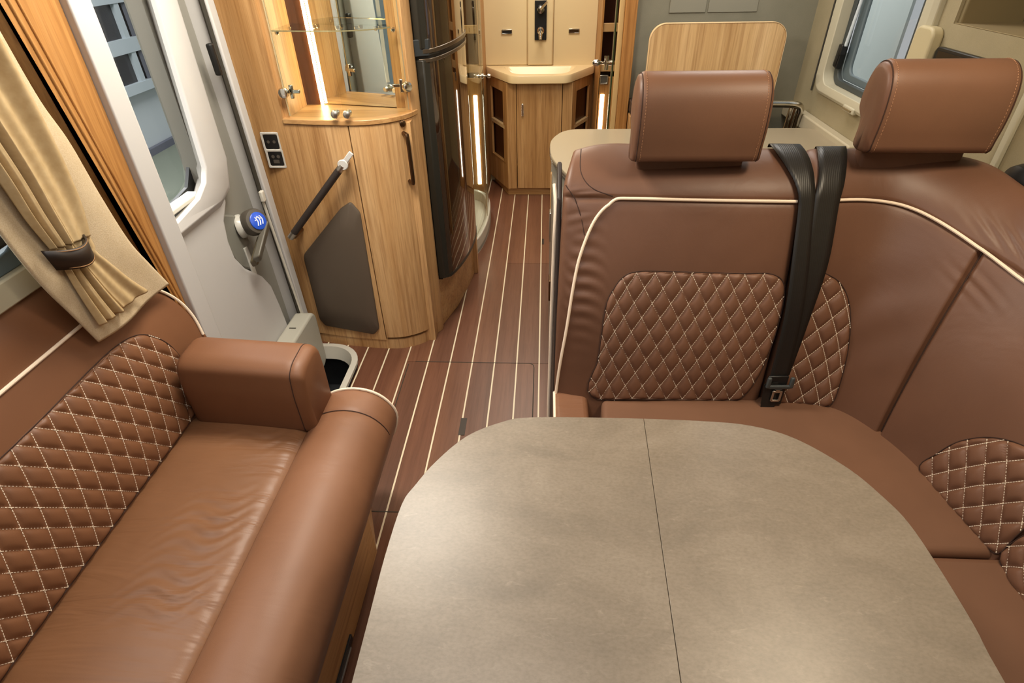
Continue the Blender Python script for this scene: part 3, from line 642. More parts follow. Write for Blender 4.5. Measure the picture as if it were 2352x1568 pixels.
# ------------------------------------------------------------------ bathroom: vanity, basin, back panel, shelving
BY = 4.26
va = thing('vanity_cabinet', 'oak vanity cabinet with slanted sides and open niches under the basin', 'cabinet', (-.035, 4.4, 0))
XC = -.035
def sym(x): return 2*XC-x
part('plinth', MB().prism([(-.40, 4.6), (-.27, 4.285), (sym(-.27), 4.285), (sym(-.40), 4.6)], 'z', 0, .055), OAK_X, va)
part('front_frame', MB().box(-.270, -.2, BY, BY+.02, .055, .82).box(sym(-.2), sym(-.27), BY, BY+.02, .055, .82), OAK, va, bevel=.003)
dv = part('door', MB().box(-.196, .126, BY-.004, BY+.018, .06, .815), OAK, va, bevel=.003)
part('handle', MB().prism(rrect(-.163, -.147, .60, .685, .004, 3), 'y', BY-.022, BY-.004), CHROME, dv, bevel=.003)
part('carcass', MB().prism([(-.24, 4.30), (sym(-.24), 4.30), (sym(-.28), 4.6), (-.28, 4.6)], 'z', .06, .82), WALNUT, va, smooth=False)
for s in (-1, 1):
    def Q(x, y): return (x, y) if s < 0 else (sym(x), y)
    A, B = Q(-.270, BY+.002), Q(-.435, 4.6)
    def L(u, d=0): return (A[0]+(B[0]-A[0])*u+s*d, A[1]+(B[1]-A[1])*u+.3*d)
    def side(u0, u1, z0, z1, d=.016):
        p, q = L(u0), L(u1); p2, q2 = L(u0, -d), L(u1, -d)
        return MB().prism([p, q, q2, p2], 'z', z0, z1)
    m_ = side(0, .18, .055, .82)
    for a in (side(.82, 1, .055, .82), side(.18, .82, .055, .24), side(.18, .82, .75, .82)): m_.add(a.v, a.f)
    part('slanted_side', m_, simple('pale_oak_edge', (206, 170, 120), .45) if False else OAK, va)
    part('niche_shelf', side(.12, .9, .495, .52, .03), simple('pale_shelf', (224, 196, 150), .4), va)
    part('niche_back', side(0, 1, .2, .8, .1) if False else MB().prism([L(.12, -.03), L(.95, -.03), L(.95, -.045), L(.12, -.045)], 'z', .2, .8), WALNUT, va)
    part('niche_floor', side(.1, .9, .235, .25, .09), OAK_X, va)
bs = thing('wash_basin', 'cream washbasin counter with chamfered front corners and a shallow bowl', 'basin', (-.035, 4.42, .82))
bo = round_poly([(-.445, 4.615), (-.432, 4.545), (-.235, 4.20), (sym(-.235), 4.20), (sym(-.432), 4.545), (sym(-.445), 4.615)], .05, 6)
bi = round_poly([(-.30, 4.545), (-.285, 4.45), (-.205, 4.265), (sym(-.205), 4.265), (sym(-.285), 4.45), (sym(-.30), 4.545)], .06, 6)
def sc(pl, k): return [(XC+(x-XC)*k, 4.41+(y-4.41)*k) for x, y in pl]
part('counter', MB().grid([[(x, y, .822) for x, y in sc(bo, .97)], [(x, y, .826) for x, y in bo], [(x, y, .868) for x, y in bo], [(x, y, .876) for x, y in sc(bo, .985)], [(x, y, .874) for x, y in bi], [(x, y, .856) for x, y in sc(bi, .95)], [(x, y, .80) for x, y in sc(bi, .75)], [(x, y, .79) for x, y in sc(bi, .1)]], True), CREAM_G, bs, angle=50)
part('drain', MB().lathe((XC, 4.41, .79), (0, 0, 1), [(0, .022), (.004, .022), (.006, .016)], 20), CHROME, bs)
sp_ = thing('splashback', 'cream splashback with raised centre strip behind the basin', 'panel', (XC, 4.6, .87))
part('panel', MB().box(-.44, -.1285, 4.585, 4.615, .877, 1.9), CREAM, sp_, bevel=.006)
part('panel', MB().box(.0585, .37, 4.585, 4.615, .87, 1.9), CREAM, sp_, bevel=.006)
part('centre_strip', MB().box(-.128, .058, 4.565, 4.615, .877, 1.9), CREAM, sp_, bevel=.01, seg=3)
ta = thing('wall_tap', 'chrome tap and lever on a black plate above the basin', 'tap', (XC, 4.56, 1.03))
TX = -.033
part('plate', MB().prism(rrect(TX-.042, TX+.042, 1.045, 1.29, .003, 2), 'y', 4.552, 4.565), simple('black_tap_plate', (30, 30, 32), .2), ta, bevel=.002)
part('spout', MB().tube([(TX, 4.555, 1.105), (TX, 4.51, 1.105), (TX, 4.485, 1.095), (TX, 4.475, 1.06)], [.016, .014, .013, .011], 14), CHROME, ta)
part('collar', MB().lathe((TX, 4.552, 1.105), (0, -1, 0), [(0, .025), (.008, .024), (.014, .017)], 24), CHROME, ta)
part('mixer_body', MB().lathe((TX, 4.552, 1.235), (0, -1, 0), [(0, .028), (.02, .026), (.032, .022), (.036, .010)], 24), CHROME, ta)
part('lever', MB().tube([(TX, 4.52, 1.24), (TX+.03, 4.50, 1.27), (TX+.045, 4.49, 1.285)], [.009, .007, .006], 10), CHROME, ta)
for i, x in enumerate((-.275, .205)):
    t = thing('pull_handle', ['small dark metal slot handle left of the tap plate', 'small brown metal slot handle right of the tap plate'][i], 'handle', (x, 4.58, 1.09), 'slot handles on the splashback')
    part('surround', MB().ring(rrect(x-.038, x+.038, 1.082, 1.112, .003, 2), rrect(x-.033, x+.033, 1.086, 1.106, .002, 2), 'y', 4.575, 4.586), CHROME, t, bevel=.001)
    part('recess', MB().box(x-.033, x+.033, 4.582, 4.586, 1.086, 1.106), [BLACK, BRONZE][i], t)
for s in (-1, 1):
    x0, x1 = (-.62, -.445) if s < 0 else (.375, .535)
    t = thing('shelf_unit', 'oak shelf unit with glowing light strip, %s' % ('left of the basin behind the shower glass' if s < 0 else 'right of the basin with a socket'), 'shelf', ((x0+x1)/2, 4.4, 0), 'shelf units flanking the basin')
    part('lower_front', MB().box(x0, x1, BY-.02, BY, 0, .855), OAK_DEEP, t, bevel=.002)
    part('side_panel', MB().box(x0-.012 if s < 0 else x0-.006, x0+.006, BY-.02, 4.6, 0, 2.0), OAK_DEEP, t)
    part('side_panel', MB().box(x1-.006, x1+.01, BY-.02, 4.6, 0, 2.0), OAK_DEEP, t)
    part('back_panel', MB().box(x0, x1, 4.55, 4.57, .85, 2.0), simple('shelf_back_red_brown', (98, 52, 26), .5), t)
    for z in (.90, 1.14, 1.45):
        part('shelf', MB().box(x0, x1, BY, 4.56, z-.012, z), OAK_X, t); part('shelf_lip', MB().box(x0, x1, BY-.012, BY, z-.012, z+.04), simple('shelf_lip_tan', (176, 138, 92), .3), t, bevel=.003)
    lx = (x0+x1)/2+.0 if s > 0 else -.488
    if s > 0: lx = .405
    part('light_strip', MB().box(lx-.014, lx+.014, BY-.026, BY-.019, .10, .745), LED2, t, bevel=.004, label='vertical white light strip')
t = thing('wall_socket', 'single square grey socket on oak panel right of the basin', 'socket', (.41, BY-.02, .86))
part('frame', MB().ring(rrect(.381, .437, .812, .868, .003, 2), rrect(.388, .430, .819, .861, .003, 2), 'y', BY-.029, BY-.02), SATIN, t, bevel=.002)
part('insert', MB().box(.388, .430, BY-.026, BY-.02, .819, .861), GREYPLASTIC, t)

# ------------------------------------------------------------------ bathroom doorway: oak post and glass door
pw = struct('door_2', MB().box(.385, .443, 3.16, 3.24, 0, 2.05), OAK_DEEP, bevel=.004)
part('door_stop', MB().box(.36, .385, 3.18, 3.21, 0, 2.0), simple('pale_oak_stop', (196, 164, 112), .4), pw, bevel=.003)
gd = thing('bathroom_glass_door', 'open glass bathroom door seen edge-on with a chrome cross knob', 'door', (.36, 3.5, 0))
part('pane', MB().add([(.352, 3.25, .02), (.358, 3.25, .02), (.43, 3.95, .02), (.424, 3.95, .02), (.352, 3.25, 1.95), (.358, 3.25, 1.95), (.43, 3.95, 1.95), (.424, 3.95, 1.95)],
     [(3, 2, 1, 0), (4, 5, 6, 7), (0, 1, 5, 4), (1, 2, 6, 5), (2, 3, 7, 6), (3, 0, 4, 7)]), GLASS, gd)
part('edge', MB().box(.350, .357, 3.244, 3.250, .02, 1.95), simple('green_glass_edge', (40, 60, 34), .1), gd)
part('edge', MB().box(.421, .430, 3.95, 3.957, .02, 1.95), simple('bright_glass_edge', (210, 190, 150), .1, .6), gd)
part('knob', MB().lathe((.360, 3.40, 1.085), (1, 0, 0), [(-.10, .009), (-.09, .016), (-.07, .017), (-.06, .009), (-.045, .008), (-.03, .008), (-.026, .014), (-.002, .014), (.02, .010), (.05, .010)], 18)
     .tube([(.335, 3.40, 1.05), (.335, 3.40, 1.12)], [.012, .012], 12), CHROME, gd)

# ------------------------------------------------------------------ kitchen block behind the sofa
kb = thing('kitchen_block', 'low kitchen block with grey gloss side facing the aisle', 'cabinet', (.7, 2.35, 0))
part('side_panel', MB().prism(round_poly([(.038, 1.78), (.038, 2.74), (.09, 2.79), (.09, 1.78)], .02), 'z', .02, .84), PANELGREY, kb, bevel=.004)
part('carcass', MB().box(.09, 1.28, 2.02, 2.76, .02, .84), PANELGREY, kb, smooth=False)
part('latch', MB().box(.030, .040, 2.35, 2.40, .52, .66), SATIN, kb, bevel=.003)
part('latch', MB().box(.030, .040, 2.10, 2.16, .36, .46), BRONZE, kb, bevel=.003)
part('shelf_edge', MB().box(.033, .042, 2.45, 2.48, .62, .80), OAK, kb, bevel=.002)
ct = round_poly([(.028, 2.36), (.028, 2.62), (.10, 2.79), (1.29, 2.79), (1.29, 1.95), (.16, 1.95)], .11, 8)
wt = thing('kitchen_worktop', 'taupe worktop with rounded end and dark glossy edge behind the sofa', 'worktop', (.7, 2.4, .86))
part('slab', MB().prism(ct, 'z', .882, .90), WORKTOP, wt, bevel=.003)
part('edge_band', MB().grid([[(x, y, .89) for x, y in ct], [(x+(-.002), y, .882) for x, y in ct], [(x+(.03 if x < .3 else 0), y, .842) for x, y in ct]], True), WORKEDGE, wt, angle=60)

# rear: wooden panel with chrome tube frame
hb = thing('rounded_wood_panel', 'upright light wood panel with rounded corners behind the worktop', 'panel', (.8, 3.0, .62))
bp = rrect(.492, 1.112, .62, 1.312, .07, 8)
part('board', MB().prism(bp, 'y', 2.995, 3.02), wood('light_oak_board', (178, 138, 88), (208, 172, 122), (222, 188, 140), 'z', .4, .7), hb, bevel=.003)
part('edge_band', MB().ring(rrect(.490, 1.114, .618, 1.314, .071, 8), bp, 'y', 2.993, 3.022), simple('pale_board_edge', (220, 190, 146), .45), hb)
cf = thing('chrome_tube_rail', 'bent chrome tube rail beside the rounded wood panel', 'rail', (.9, 2.95, .6))
part('rail', MB().tube(smooth_poly([(.55, 2.93, .975), (.8, 2.93, .975), (1.08, 2.93, .975), (1.20, 2.925, .972), (1.235, 2.93, .95), (1.238, 2.95, .88), (1.236, 2.97, .60)], 5, False), .017, 14), CHROME, cf)
part('post', MB().tube([(1.195, 2.94, .965), (1.175, 2.95, .62)], .009, 12), CHROME, cf)
part('post', MB().tube([(1.210, 2.93, .965), (1.19, 2.94, .62)], .006, 12), BRONZE, cf)
rb = thing('dark_rear_recess', 'dark grey low box with black strap behind the worktop', 'box', (1.0, 3.05, 0))
part('body', MB().box(.56, 1.25, 3.03, 3.18, 0, .80), simple('recess_dark_grey', (74, 72, 64), .7), rb, bevel=.01)
part('strap', MB().tube([(1.02, 3.02, .82), (1.12, 2.98, .80), (1.2, 2.9, .74)], .009, 8), BLACK, rb)
lb = thing('lit_oak_bed_base', 'glowing oak panel glimpsed between door post and headrest', 'panel', (.50, 3.12, 0))
part('face', MB().box(.446, .56, 3.10, 3.18, 0, .88), OAK, lb, bevel=.004)
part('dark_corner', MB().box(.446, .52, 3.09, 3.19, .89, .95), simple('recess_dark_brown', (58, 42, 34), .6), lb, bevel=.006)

# ------------------------------------------------------------------ dining table
TO = [(-.285, -.02), (-.29, .12), (-.29, .39), (-.29, .50), (-.29, .62), (-.283, .74), (-.265, .79), (-.23, .86), (-.17, .94), (-.09, .99), (-.02, 1.008), (.17, 1.012), (.38, 1.008), (.50, .995), (.59, .955), (.67, .87), (.71, .79), (.728, .73), (.733, .64), (.732, .53), (.725, .44), (.72, .12), (.70, -.02), (.60, -.12), (.2, -.14), (-.16, -.12)]
TO = smooth_poly(TO, 4)
tb = thing('dining_table', 'stone-look taupe dining table with rounded corners and a centre seam', 'table', (.22, .45, 0))
def seam_x(y): return .2265+.0235*(y-.42)/.57+.0
def split(side):
    o = []; m = len(TO)
    for i in range(m):
        p, q = TO[i], TO[(i+1) % m]; dp, dq = (p[0]-seam_x(p[1]))*side, (q[0]-seam_x(q[1]))*side
        if dp >= 0: o.append(p)
        if dp*dq < 0:
            t = dp/(dp-dq); o.append((p[0]+(q[0]-p[0])*t+side*.0005, p[1]+(q[1]-p[1])*t))
    return o
for s in (-1, 1): part('table_leaf', MB().prism(split(s), 'z', .665, .70), STONE, tb, bevel=.0007, angle=30)
part('frame', MB().box(0, .45, .15, .8, .63, .665), BLACK, tb)
part('pedestal', MB().lathe((.22, .45, 0), (0, 0, 1), [(0, .20), (.012, .20), (.02, .05), (.63, .045)], 32), CHROME, tb)

# ------------------------------------------------------------------ corner sofa
so = thing('corner_sofa', 'brown leather corner sofa with quilted panels, cream piping and two headrests', 'sofa', (.7, 1.1, 0))
part('base', MB().box(.05, 1.28, .95, 1.75, 0, .38).box(.68, 1.28, -.4, .95, 0, .38), WALNUT, so, smooth=False)
arc = [tuple(station(s)[0][:2]+np.array([.03, .03])*min(1, max(0, (s-.3)*4))) for s in np.linspace(.16, 1.50, 40)]
A_ = part('seat_cushion', MB().prism([(.043, .88), (.152, .88), (.152, 1.40), (.043, 1.42)], 'z', .33, .458), LEATHER_S, so, bevel=.018, seg=4)
part('piping', MB().tube([(.046, .88, .454), (.046, 1.39, .452)], .0045, 8), PIPING, A_)
part('seat_cushion', MB().prism([(.158, .88), (.60, .88), (.65, .835), (1.10, .835)]+arc[::-1], 'z', .33, .458), LEATHER_P, so, bevel=.018, seg=4)
part('seat_cushion', MB().prism([(.65, -.3), (1.09, -.3), (1.09, .829), (.65, .829)], 'z', .33, .458), LEATHER_P, so, bevel=.018, seg=4)

def wrinkle(s, t):
    a = math.exp(-((s-.085)/.045)**2)*math.exp(-((t-.60)/.22)**2)*math.sin((t*.61+s*.75)*150+3*math.sin(s*40))*.0030
    b = math.exp(-((s-.06)/.04)**2)*math.exp(-((t-.96)/.10)**2)*math.sin((t*.61-s*.25)*190)*.0022
    c = math.exp(-((s-1.10)/.06)**2)*math.exp(-((t-.86)/.06)**2)*math.sin((t*.6+s*.3)*170)*.0022
    d = math.exp(-((s-.95)/.10)**2)*math.exp(-((t-.55)/.3)**2)*math.sin((s*.8-t*.5)*42)*.0022
    e = math.exp(-((s-1.12)/.08)**2)*math.exp(-((t-1.12)/.07)**2)*math.sin((s*.9+t*.5)*130)*.0018
    return a+b+c+d+e
def backrest(s0, s1, mat, r=.026, seams=()):
    ns = max(14, int((s1-s0)/.008)); d = [0, .003, .008, .015, r]
    ss = sorted(set([round(s0+q, 5) for q in d]+[round(s1-q, 5) for q in d]+[float(v) for v in np.linspace(s0+r, s1-r, ns)]+[round(q+w, 5) for q in seams for w in (-.02, -.012, -.007, -.004, -.002, 0, .002, .004, .007, .012, .02)]))
    ts = list(np.linspace(-.12, .94, 90))+[.97, .985, .995, 1.0, 1.01, 1.03]+list(np.linspace(1.04, 1.3, 22))+list(np.linspace(1.33, 2, 12))
    rows = []
    for s in ss:
        e = min(s-s0, s1-s); lf = 0 if e >= r else -(r-math.sqrt(max(0, r*r-(r-e)**2)))
        row = [tuple(back_point(s, t, lf+wrinkle(s, t)-.006*math.exp(-((t-1)/.014)**2)-(sum(.016*math.exp(-((s-q)/.0055)**2) for q in seams) if t < .99 else 0))) for t in ts]
        b, p_, c = station(s); o = (p_-b)[:2]; o /= np.linalg.norm(o)
        row += [(b[0]+o[0]*.20, b[1]+o[1]*.20, .62), (b[0]+o[0]*.12, b[1]+o[1]*.12, .36), (b[0]+o[0]*.03, b[1]+o[1]*.03, .36)]
        rows.append(row)
    return part('backrest', MB().grid(rows, True, True), mat, so, angle=70)
def line_on(fn, pts, lift, n=6, r=.0045):
    sp = smooth_poly(pts, n, False); return MB().tube([tuple(fn(a, b, lift)) for a, b in sp], r, 8)
def inside(p, poly):
    c = False; j = len(poly)-1
    for i in range(len(poly)):
        if (poly[i][1] > p[1]) != (poly[j][1] > p[1]) and p[0] < (poly[j][0]-poly[i][0])*(p[1]-poly[i][1])/(poly[j][1]-poly[i][1])+poly[i][0]: c = not c
        j = i
    return c
def quilt(fn, outline, o0, d1, d2, tscale, parent, mat=None, base=.002, nt=90, ns=120, puff=.009):
    P = smooth_poly(outline, 5); ts_ = [p[1] for p in P]; t0, t1 = min(ts_), max(ts_)
    M = np.linalg.inv(np.array([[d1[0], d2[0]], [d1[1], d2[1]]]))
    PA = np.array([(a, b*tscale) for a, b in P]); PB = np.roll(PA, -1, 0); AB = PB-PA; L2 = (AB**2).sum(1)+1e-12
    def edge(s, t):
        q = np.array([s, t*tscale]); k = np.clip(((q-PA)*AB).sum(1)/L2, 0, 1); return float(np.sqrt((((PA+AB*k[:, None])-q)**2).sum(1)).min())
    def h(s, t):
        u, v = M@np.array([s-o0[0], t-o0[1]]); a = abs(u-round(u)); b = abs(v-round(v))
        g = (1-math.exp(-(a*7)**1.2))*(1-math.exp(-(b*7)**1.2)); e = edge(s, t)
        k = 1-math.exp(-(e/.005)**1.3); return base+.0015+puff*g*(.2+.8*k)-.0030*(1-k)
    rows = []
    for t in np.linspace(t0+1e-4, t1-1e-4, nt):
        xs = []
        for i in range(len(P)):
            a, b = P[i], P[(i+1) % len(P)]
            if (a[1] > t) != (b[1] > t): xs.append(a[0]+(b[0]-a[0])*(t-a[1])/(b[1]-a[1]))
        rows.append([tuple(fn(s, t, h(s, t))) for s in np.linspace(min(xs), max(xs), ns)])
    q = part('quilted_panel', MB().grid(rows), mat or LEATHER_Q, parent, angle=180)
    part('seam', MB().tube([tuple(fn(a, b, base+.0012)) for a, b in P], .0014, 6, True), seamm, parent)
    st = MB(); c = [M@np.array([a-o0[0], b-o0[1]]) for a, b in P]
    U = [int(math.floor(min(v[0] for v in c))), int(math.ceil(max(v[0] for v in c)))]; V = [int(math.floor(min(v[1] for v in c))), int(math.ceil(max(v[1] for v in c)))]
    for fam in (0, 1):
        R_, Q_ = (U, V) if fam == 0 else (V, U); D = d2 if fam == 0 else d1; O = d1 if fam == 0 else d2
        step = .0066/math.hypot(D[0], D[1]*tscale); m = int((Q_[1]-Q_[0])/step)
        for k in range(R_[0], R_[1]+1):
            for i in range(m):
                w = Q_[0]+i*step; a = (o0[0]+O[0]*k+D[0]*w, o0[1]+O[1]*k+D[1]*w); b = (a[0]+D[0]*step*.68, a[1]+D[1]*step*.68)
                if not (inside(a, P) and inside(b, P)): continue
                A = fn(a[0], a[1], base+.0022); B = fn(b[0], b[1], base+.0022); d = (B-A)/2; l = np.linalg.norm(d)
                if l < 1e-6: continue
                nn = fn(a[0], a[1], base+.01)-fn(a[0], a[1], base); nn /= np.linalg.norm(nn); w_ = np.cross(d/l, nn)
                st.obox((A+B)/2, d, w_*.0008, nn*.0009)
    part('stitching', st, THREAD, parent, smooth=False, kind='stuff')
    return q
seamm = simple('leather_seam', (58, 36, 26), .85)
B1 = backrest(-.004, .654, LEATHER)
B2 = B3 = B4 = backrest(.662, 2.60, LEATHER, seams=(1.071, 1.549))
part('piping', line_on(back_point, [(.007, -.05), (.025, .148), (.046, .365), (.061, .607), (.075, .752), (.105, .913), (.143, .99), (.20, 1.003), (.33, 1.003), (.485, 1.004), (.635, 1.004)], .002), PIPING, B1)
part('piping', line_on(back_point, [(.68, 1.003), (.78, 1.0), (.87, .998), (.946, 1.008), (1.014, 1.01), (1.072, 1.0), (1.13, .99), (1.19, .985), (1.35, .985), (1.9, .985), (2.5, .985)], .002), PIPING, B2)
for sx in (1.071, 1.549): part('seam', line_on(back_point, [(sx, q) for q in (0, .25, .5, .75, .985)], -.0150, 6, .0022), seamm, B2)
part('seam', line_on(back_point, [(.046, 1.48), (.050, 1.30), (.058, 1.20), (.075, 1.12), (.100, 1.06), (.140, 1.015)], -.0005, 6, .0016), seamm, B1)
part('seam', line_on(back_point, [(.004, 1.10), (.030, 1.04), (.054, .968), (.070, .90), (.080, .83)], -.0005, 6, .0014), seamm, B1)
# piping along the sofa's aisle end
part('piping', MB().tube([(.034, 1.64, 1.05), (.040, 1.60, 1.01), (.037, 1.585, .90), (.034, 1.57, .6), (.032, 1.53, .30), (.032, 1.50, .05)], .006, 8), PIPING, so)
part('end_panel', MB().prism([(1.36, .1), (1.42, .45), (1.58, 1.03), (1.70, 1.10), (1.74, .9), (1.72, .1)], 'x', .042, .056), simple('black_brown_side', (44, 32, 26), .6), so, bevel=.005)
q1 = [(.124, .02), (.134, .25), (.145, .498), (.169, .593), (.196, .649), (.238, .674), (.33, .677), (.52, .676), (.60, .676), (.640, .62), (.646, .45), (.632, .2), (.596, .04), (.54, .012), (.3, .012)]
quilt(back_point, q1, (.2555, .596), (.02475, .0725), (-.02475, .0725), .61, B1)
q2 = [(.676, .60), (.69, .675), (.715, .686), (.756, .66), (.789, .623), (.821, .56), (.85, .472), (.879, .335), (.893, .16), (.885, .02), (.80, .008), (.70, .01), (.676, .1)]
quilt(back_point, q2, (.763, .537), (.029, -.077), (-.033, -.059), .60, B2)
q3 = [(1.226, .01), (1.246, .149), (1.281, .273), (1.339, .391), (1.401, .460), (1.46, .49), (1.52, .48), (1.538, .35), (1.540, .15), (1.53, .02), (1.4, .006)]
quilt(back_point, q3, (1.335, .207), (.035, .080), (.029, -.075), .52, B3, nt=60, ns=80)
q4 = [(1.560, .02), (1.562, .25), (1.585, .42), (1.65, .50), (1.78, .51), (1.92, .50), (1.99, .4), (2.0, .2), (1.98, .02), (1.8, .006)]
quilt(back_point, q4, (1.548, .104), (.033, .066), (.040, -.068), .51, B4, nt=60, ns=80)

def headrest(cx, w, rz, label, dz=0, dy=0):
    prof = [(1.560, 1.130), (1.543, 1.17), (1.535, 1.23), (1.538, 1.29), (1.552, 1.34), (1.585, 1.375), (1.63, 1.388), (1.68, 1.375), (1.715, 1.33), (1.728, 1.27), (1.722, 1.235), (1.70, 1.215), (1.675, 1.195), (1.668, 1.16), (1.665, 1.130)]
    prof = smooth_poly([(1.535+(y-1.535)*.72, 1.145+(z-1.13)*.84) for y, z in prof], 3)
    py, pz = 1.60, 1.26; c, s_ = math.cos(rz), math.sin(rz)
    def X(x, y, z, k=1.0):
        y = py+(y-py)*k; z = pz+(z-pz)*k if z > 1.155 else z; dx = x; dy_ = y-py
        return (cx+dx*c-dy_*s_, py+dy+dx*s_+dy_*c, z+dz)
    rows = []
    for x, k in [(-w/2, .965), (-w/2+.004, .99), (-w/2+.012, 1.0)]+[(q, 1.0) for q in np.linspace(-w/2+.03, w/2-.03, 8)]+[(w/2-.012, 1.0), (w/2-.004, .99), (w/2, .965)]:
        rows.append([X(x, y, z, k) for y, z in prof])
    h_ = part('headrest', MB().grid(rows, True, True), LEATHER_P, so, angle=50, label=label)
    for sd in (-1, 1):
        xx = sd*(w/2)
        rr = [[X(xx-sd*.002, y, z, .955) for y, z in prof], [X(xx+sd*.005, y, z, .93) for y, z in prof], [X(xx+sd*.010, y, z, .80) for y, z in prof], [X(xx+sd*.012, y, z, .3) for y, z in prof]]
        part('side_panel', MB().grid(rr, True, True), LEATHER, h_, angle=70)
        part('seam', MB().tube([X(xx, y, z, .968) for y, z in prof], .0014, 6, True), seamm, h_)
        st = MB()
        for i in range(0, len(prof)):
            for t in (0, .5):
                a = np.array(prof[i])*(1-t)+np.array(prof[(i+1) % len(prof)])*t; b = np.array(prof[i])*(1-t-.3)+np.array(prof[(i+1) % len(prof)])*(t+.3)
                st.tube([X(xx-sd*.010, a[0], a[1], 1.004), X(xx-sd*.010, b[0], b[1], 1.004)], .0008, 5)
        part('stitching', st, simple('tan_thread', (168, 124, 92), .8), h_, kind='stuff')
    p0 = X(0, 1.62, 1.16); part('added_mount_block', MB().prism(rrect(p0[0]-w*.46, p0[0]+w*.46, 1.606, 1.655, .012, 4), 'z', 1.03, p0[2]+.01), LEATHER, h_)  # block added beneath the headrest; fills the gap like contact shade
    return h_
headrest(.412, .322, 0, 'grey-brown headrest above the quilted seat')
headrest(1.012, .298, -.03, 'tan headrest nearest the right window', .022, 0)

# ------------------------------------------------------------------ seat belts
def belt(name, label, L, R, lift, extra=None):
    sy = smooth_poly(L, 8, False); sz = smooth_poly(R, 8, False); t = thing(name, label, 'seat belt', tuple(back_point((L[-1][0]+R[-1][0])/2, .1, .02)), 'seat belts between the backrests')
    front = [(a, b) for a, b in zip(sy, sz)]
    rows = []
    for i, (a, b) in enumerate(front):
        lf = lift+.010*math.exp(-((a[1]-.55)/.35)**2)
        rows.append([tuple(back_point(a[0]*(1-k)+b[0]*k, a[1]*(1-k)+b[1]*k, lf)) for k in (0, .25, .5, .75, 1)])
    o = part('webbing', MB().grid(rows), BELT, t, angle=80)
    so_ = o.modifiers.new('thickness', 'SOLIDIFY'); so_.thickness = .0016; so_.offset = 0
    return t
b1 = belt('seat_belt', 'left black seat belt strap, lying over the other and carrying the buckle tongue',
     [(.580, 1.62), (.578, 1.48), (.588, 1.36), (.604, 1.24), (.622, 1.12), (.634, .99), (.639, .738), (.650, .403), (.655, .14)],
     [(.650, 1.62), (.653, 1.50), (.662, 1.36), (.667, 1.24), (.669, 1.10), (.674, .931), (.687, .655), (.698, .402), (.709, .14)], .013)
b2 = belt('seat_belt', 'right black seat belt strap, tucked beneath the left one',
     [(.693, 1.62), (.692, 1.48), (.687, 1.30), (.681, 1.16), (.672, 1.00), (.668, .74), (.668, .45), (.672, .12)],
     [(.758, 1.62), (.757, 1.46), (.751, 1.30), (.742, 1.14), (.735, .99), (.735, .74), (.722, .47), (.714, .12)], .006)
def bp3(s, t, l): return np.array(back_point(s, t, l))
c0 = bp3(.683, .135, .032); ax = bp3(.70, .135, .032)-c0; ax /= np.linalg.norm(ax); up = bp3(.683, .2, .032)-c0; up /= np.linalg.norm(up); nn = np.cross(ax, up)
if nn[1] > 0: nn = -nn
slid = MB().obox(c0-up*.010, ax*.034, up*.006, nn*.005).obox(c0-ax*.034+up*.004, ax*.006, up*.018, nn*.006).obox(c0+ax*.034+up*.004, ax*.006, up*.018, nn*.006).obox(c0-up*.016, ax*.012, up*.005, nn*.004)
part('slider', slid, simple('slider_grey', (62, 66, 66), .4), b1, bevel=.004, seg=3)
t0 = c0-up*.042
part('tongue', MB().obox(t0+up*.015, ax*.014, up*.0035, nn*.0018).obox(t0-up*.016, ax*.012, up*.0035, nn*.0018).obox(t0-ax*.0115, ax*.0035, up*.017, nn*.0018).obox(t0+ax*.0115, ax*.0035, up*.017, nn*.0018).obox(t0+up*.024, ax*.006, up*.008, nn*.0018), SATIN, b1, bevel=.001)
part('lower_webbing', MB().obox(c0-up*.05-ax*.018-nn*.006, ax*.020+up*.004, up*.05-ax*.006, nn*.001), BELT, b2)
part('floor_anchor', MB().obox(c0-up*.028-ax*.004-nn*.012, ax*.030, up*.05, nn*.004), BLACK, b2, bevel=.003)

# ------------------------------------------------------------------ bench sofa on the left
be = thing('bench_sofa', 'brown leather bench with quilted back, padded armrest and rolled front edge', 'sofa', (-.85, .6, 0))
part('base', MB().prism([(-1.19, -.3), (-.533, -.3), (-.533, 1.09), (-.60, 1.27), (-1.19, 1.27)], 'z', 0, .40), OAK_Y, be, smooth=False)
part('drawer_front', MB().box(-.534, -.529, -.28, 1.03, .012, .22), OAK_Y, be, bevel=.002)
part('slot_handle', MB().box(-.531, -.523, .35, .79, .03, .055), BLACK, be, bevel=.001)
part('slot_handle_rim', MB().box(-.5235, -.520, .35, .765, .026, .033), SATIN, be)
part('seat_plinth', MB().box(-1.19, -.62, -.3, 1.30, .22, .40), WALNUT, be, smooth=False)
# seat cushion
ys = [-.30, -.28]+list(np.linspace(-.25, 1.20, 260))+[1.225, 1.24, 1.247]
def crease(x, y):
    m = math.exp(-((x+.82)/.09)**2)*(math.exp(-((y-.84)/.10)**2)+.9*math.exp(-((y-.66)/.06)**2)+.7*math.exp(-((y-1.14)/.05)**2))
    return .0032*m*math.sin((y*1.0-(x+.8)*.45+.03*math.sin(x*30))*150)
def seat_row(y):
    e = min(y+.30, 1.25-y); lf = 0 if e > .03 else -(.03-math.sqrt(max(0, .0009-(.03-e)**2)))
    r = [(-1.10, .35), (-1.10, .44), (-1.085, .456), (-1.06, .462)]+[(x, .465+.006*math.sin(PI*(x+1.06)/.36)+crease(x, y)) for x in np.linspace(-1.03, -.73, 30)]+[(-.712, .4625), (-.698, .455), (-.688, .438), (-.688, .35)]
    return [(x, y, z+(lf if z > .4 else 0)) for x, z in r]
part('seat_cushion', MB().grid([seat_row(y) for y in ys], True, True), leather('bench_seat_leather', (118, 80, 53), (130, 90, 61), .42, (2.5, 16, 3), 1.3), be, angle=60)
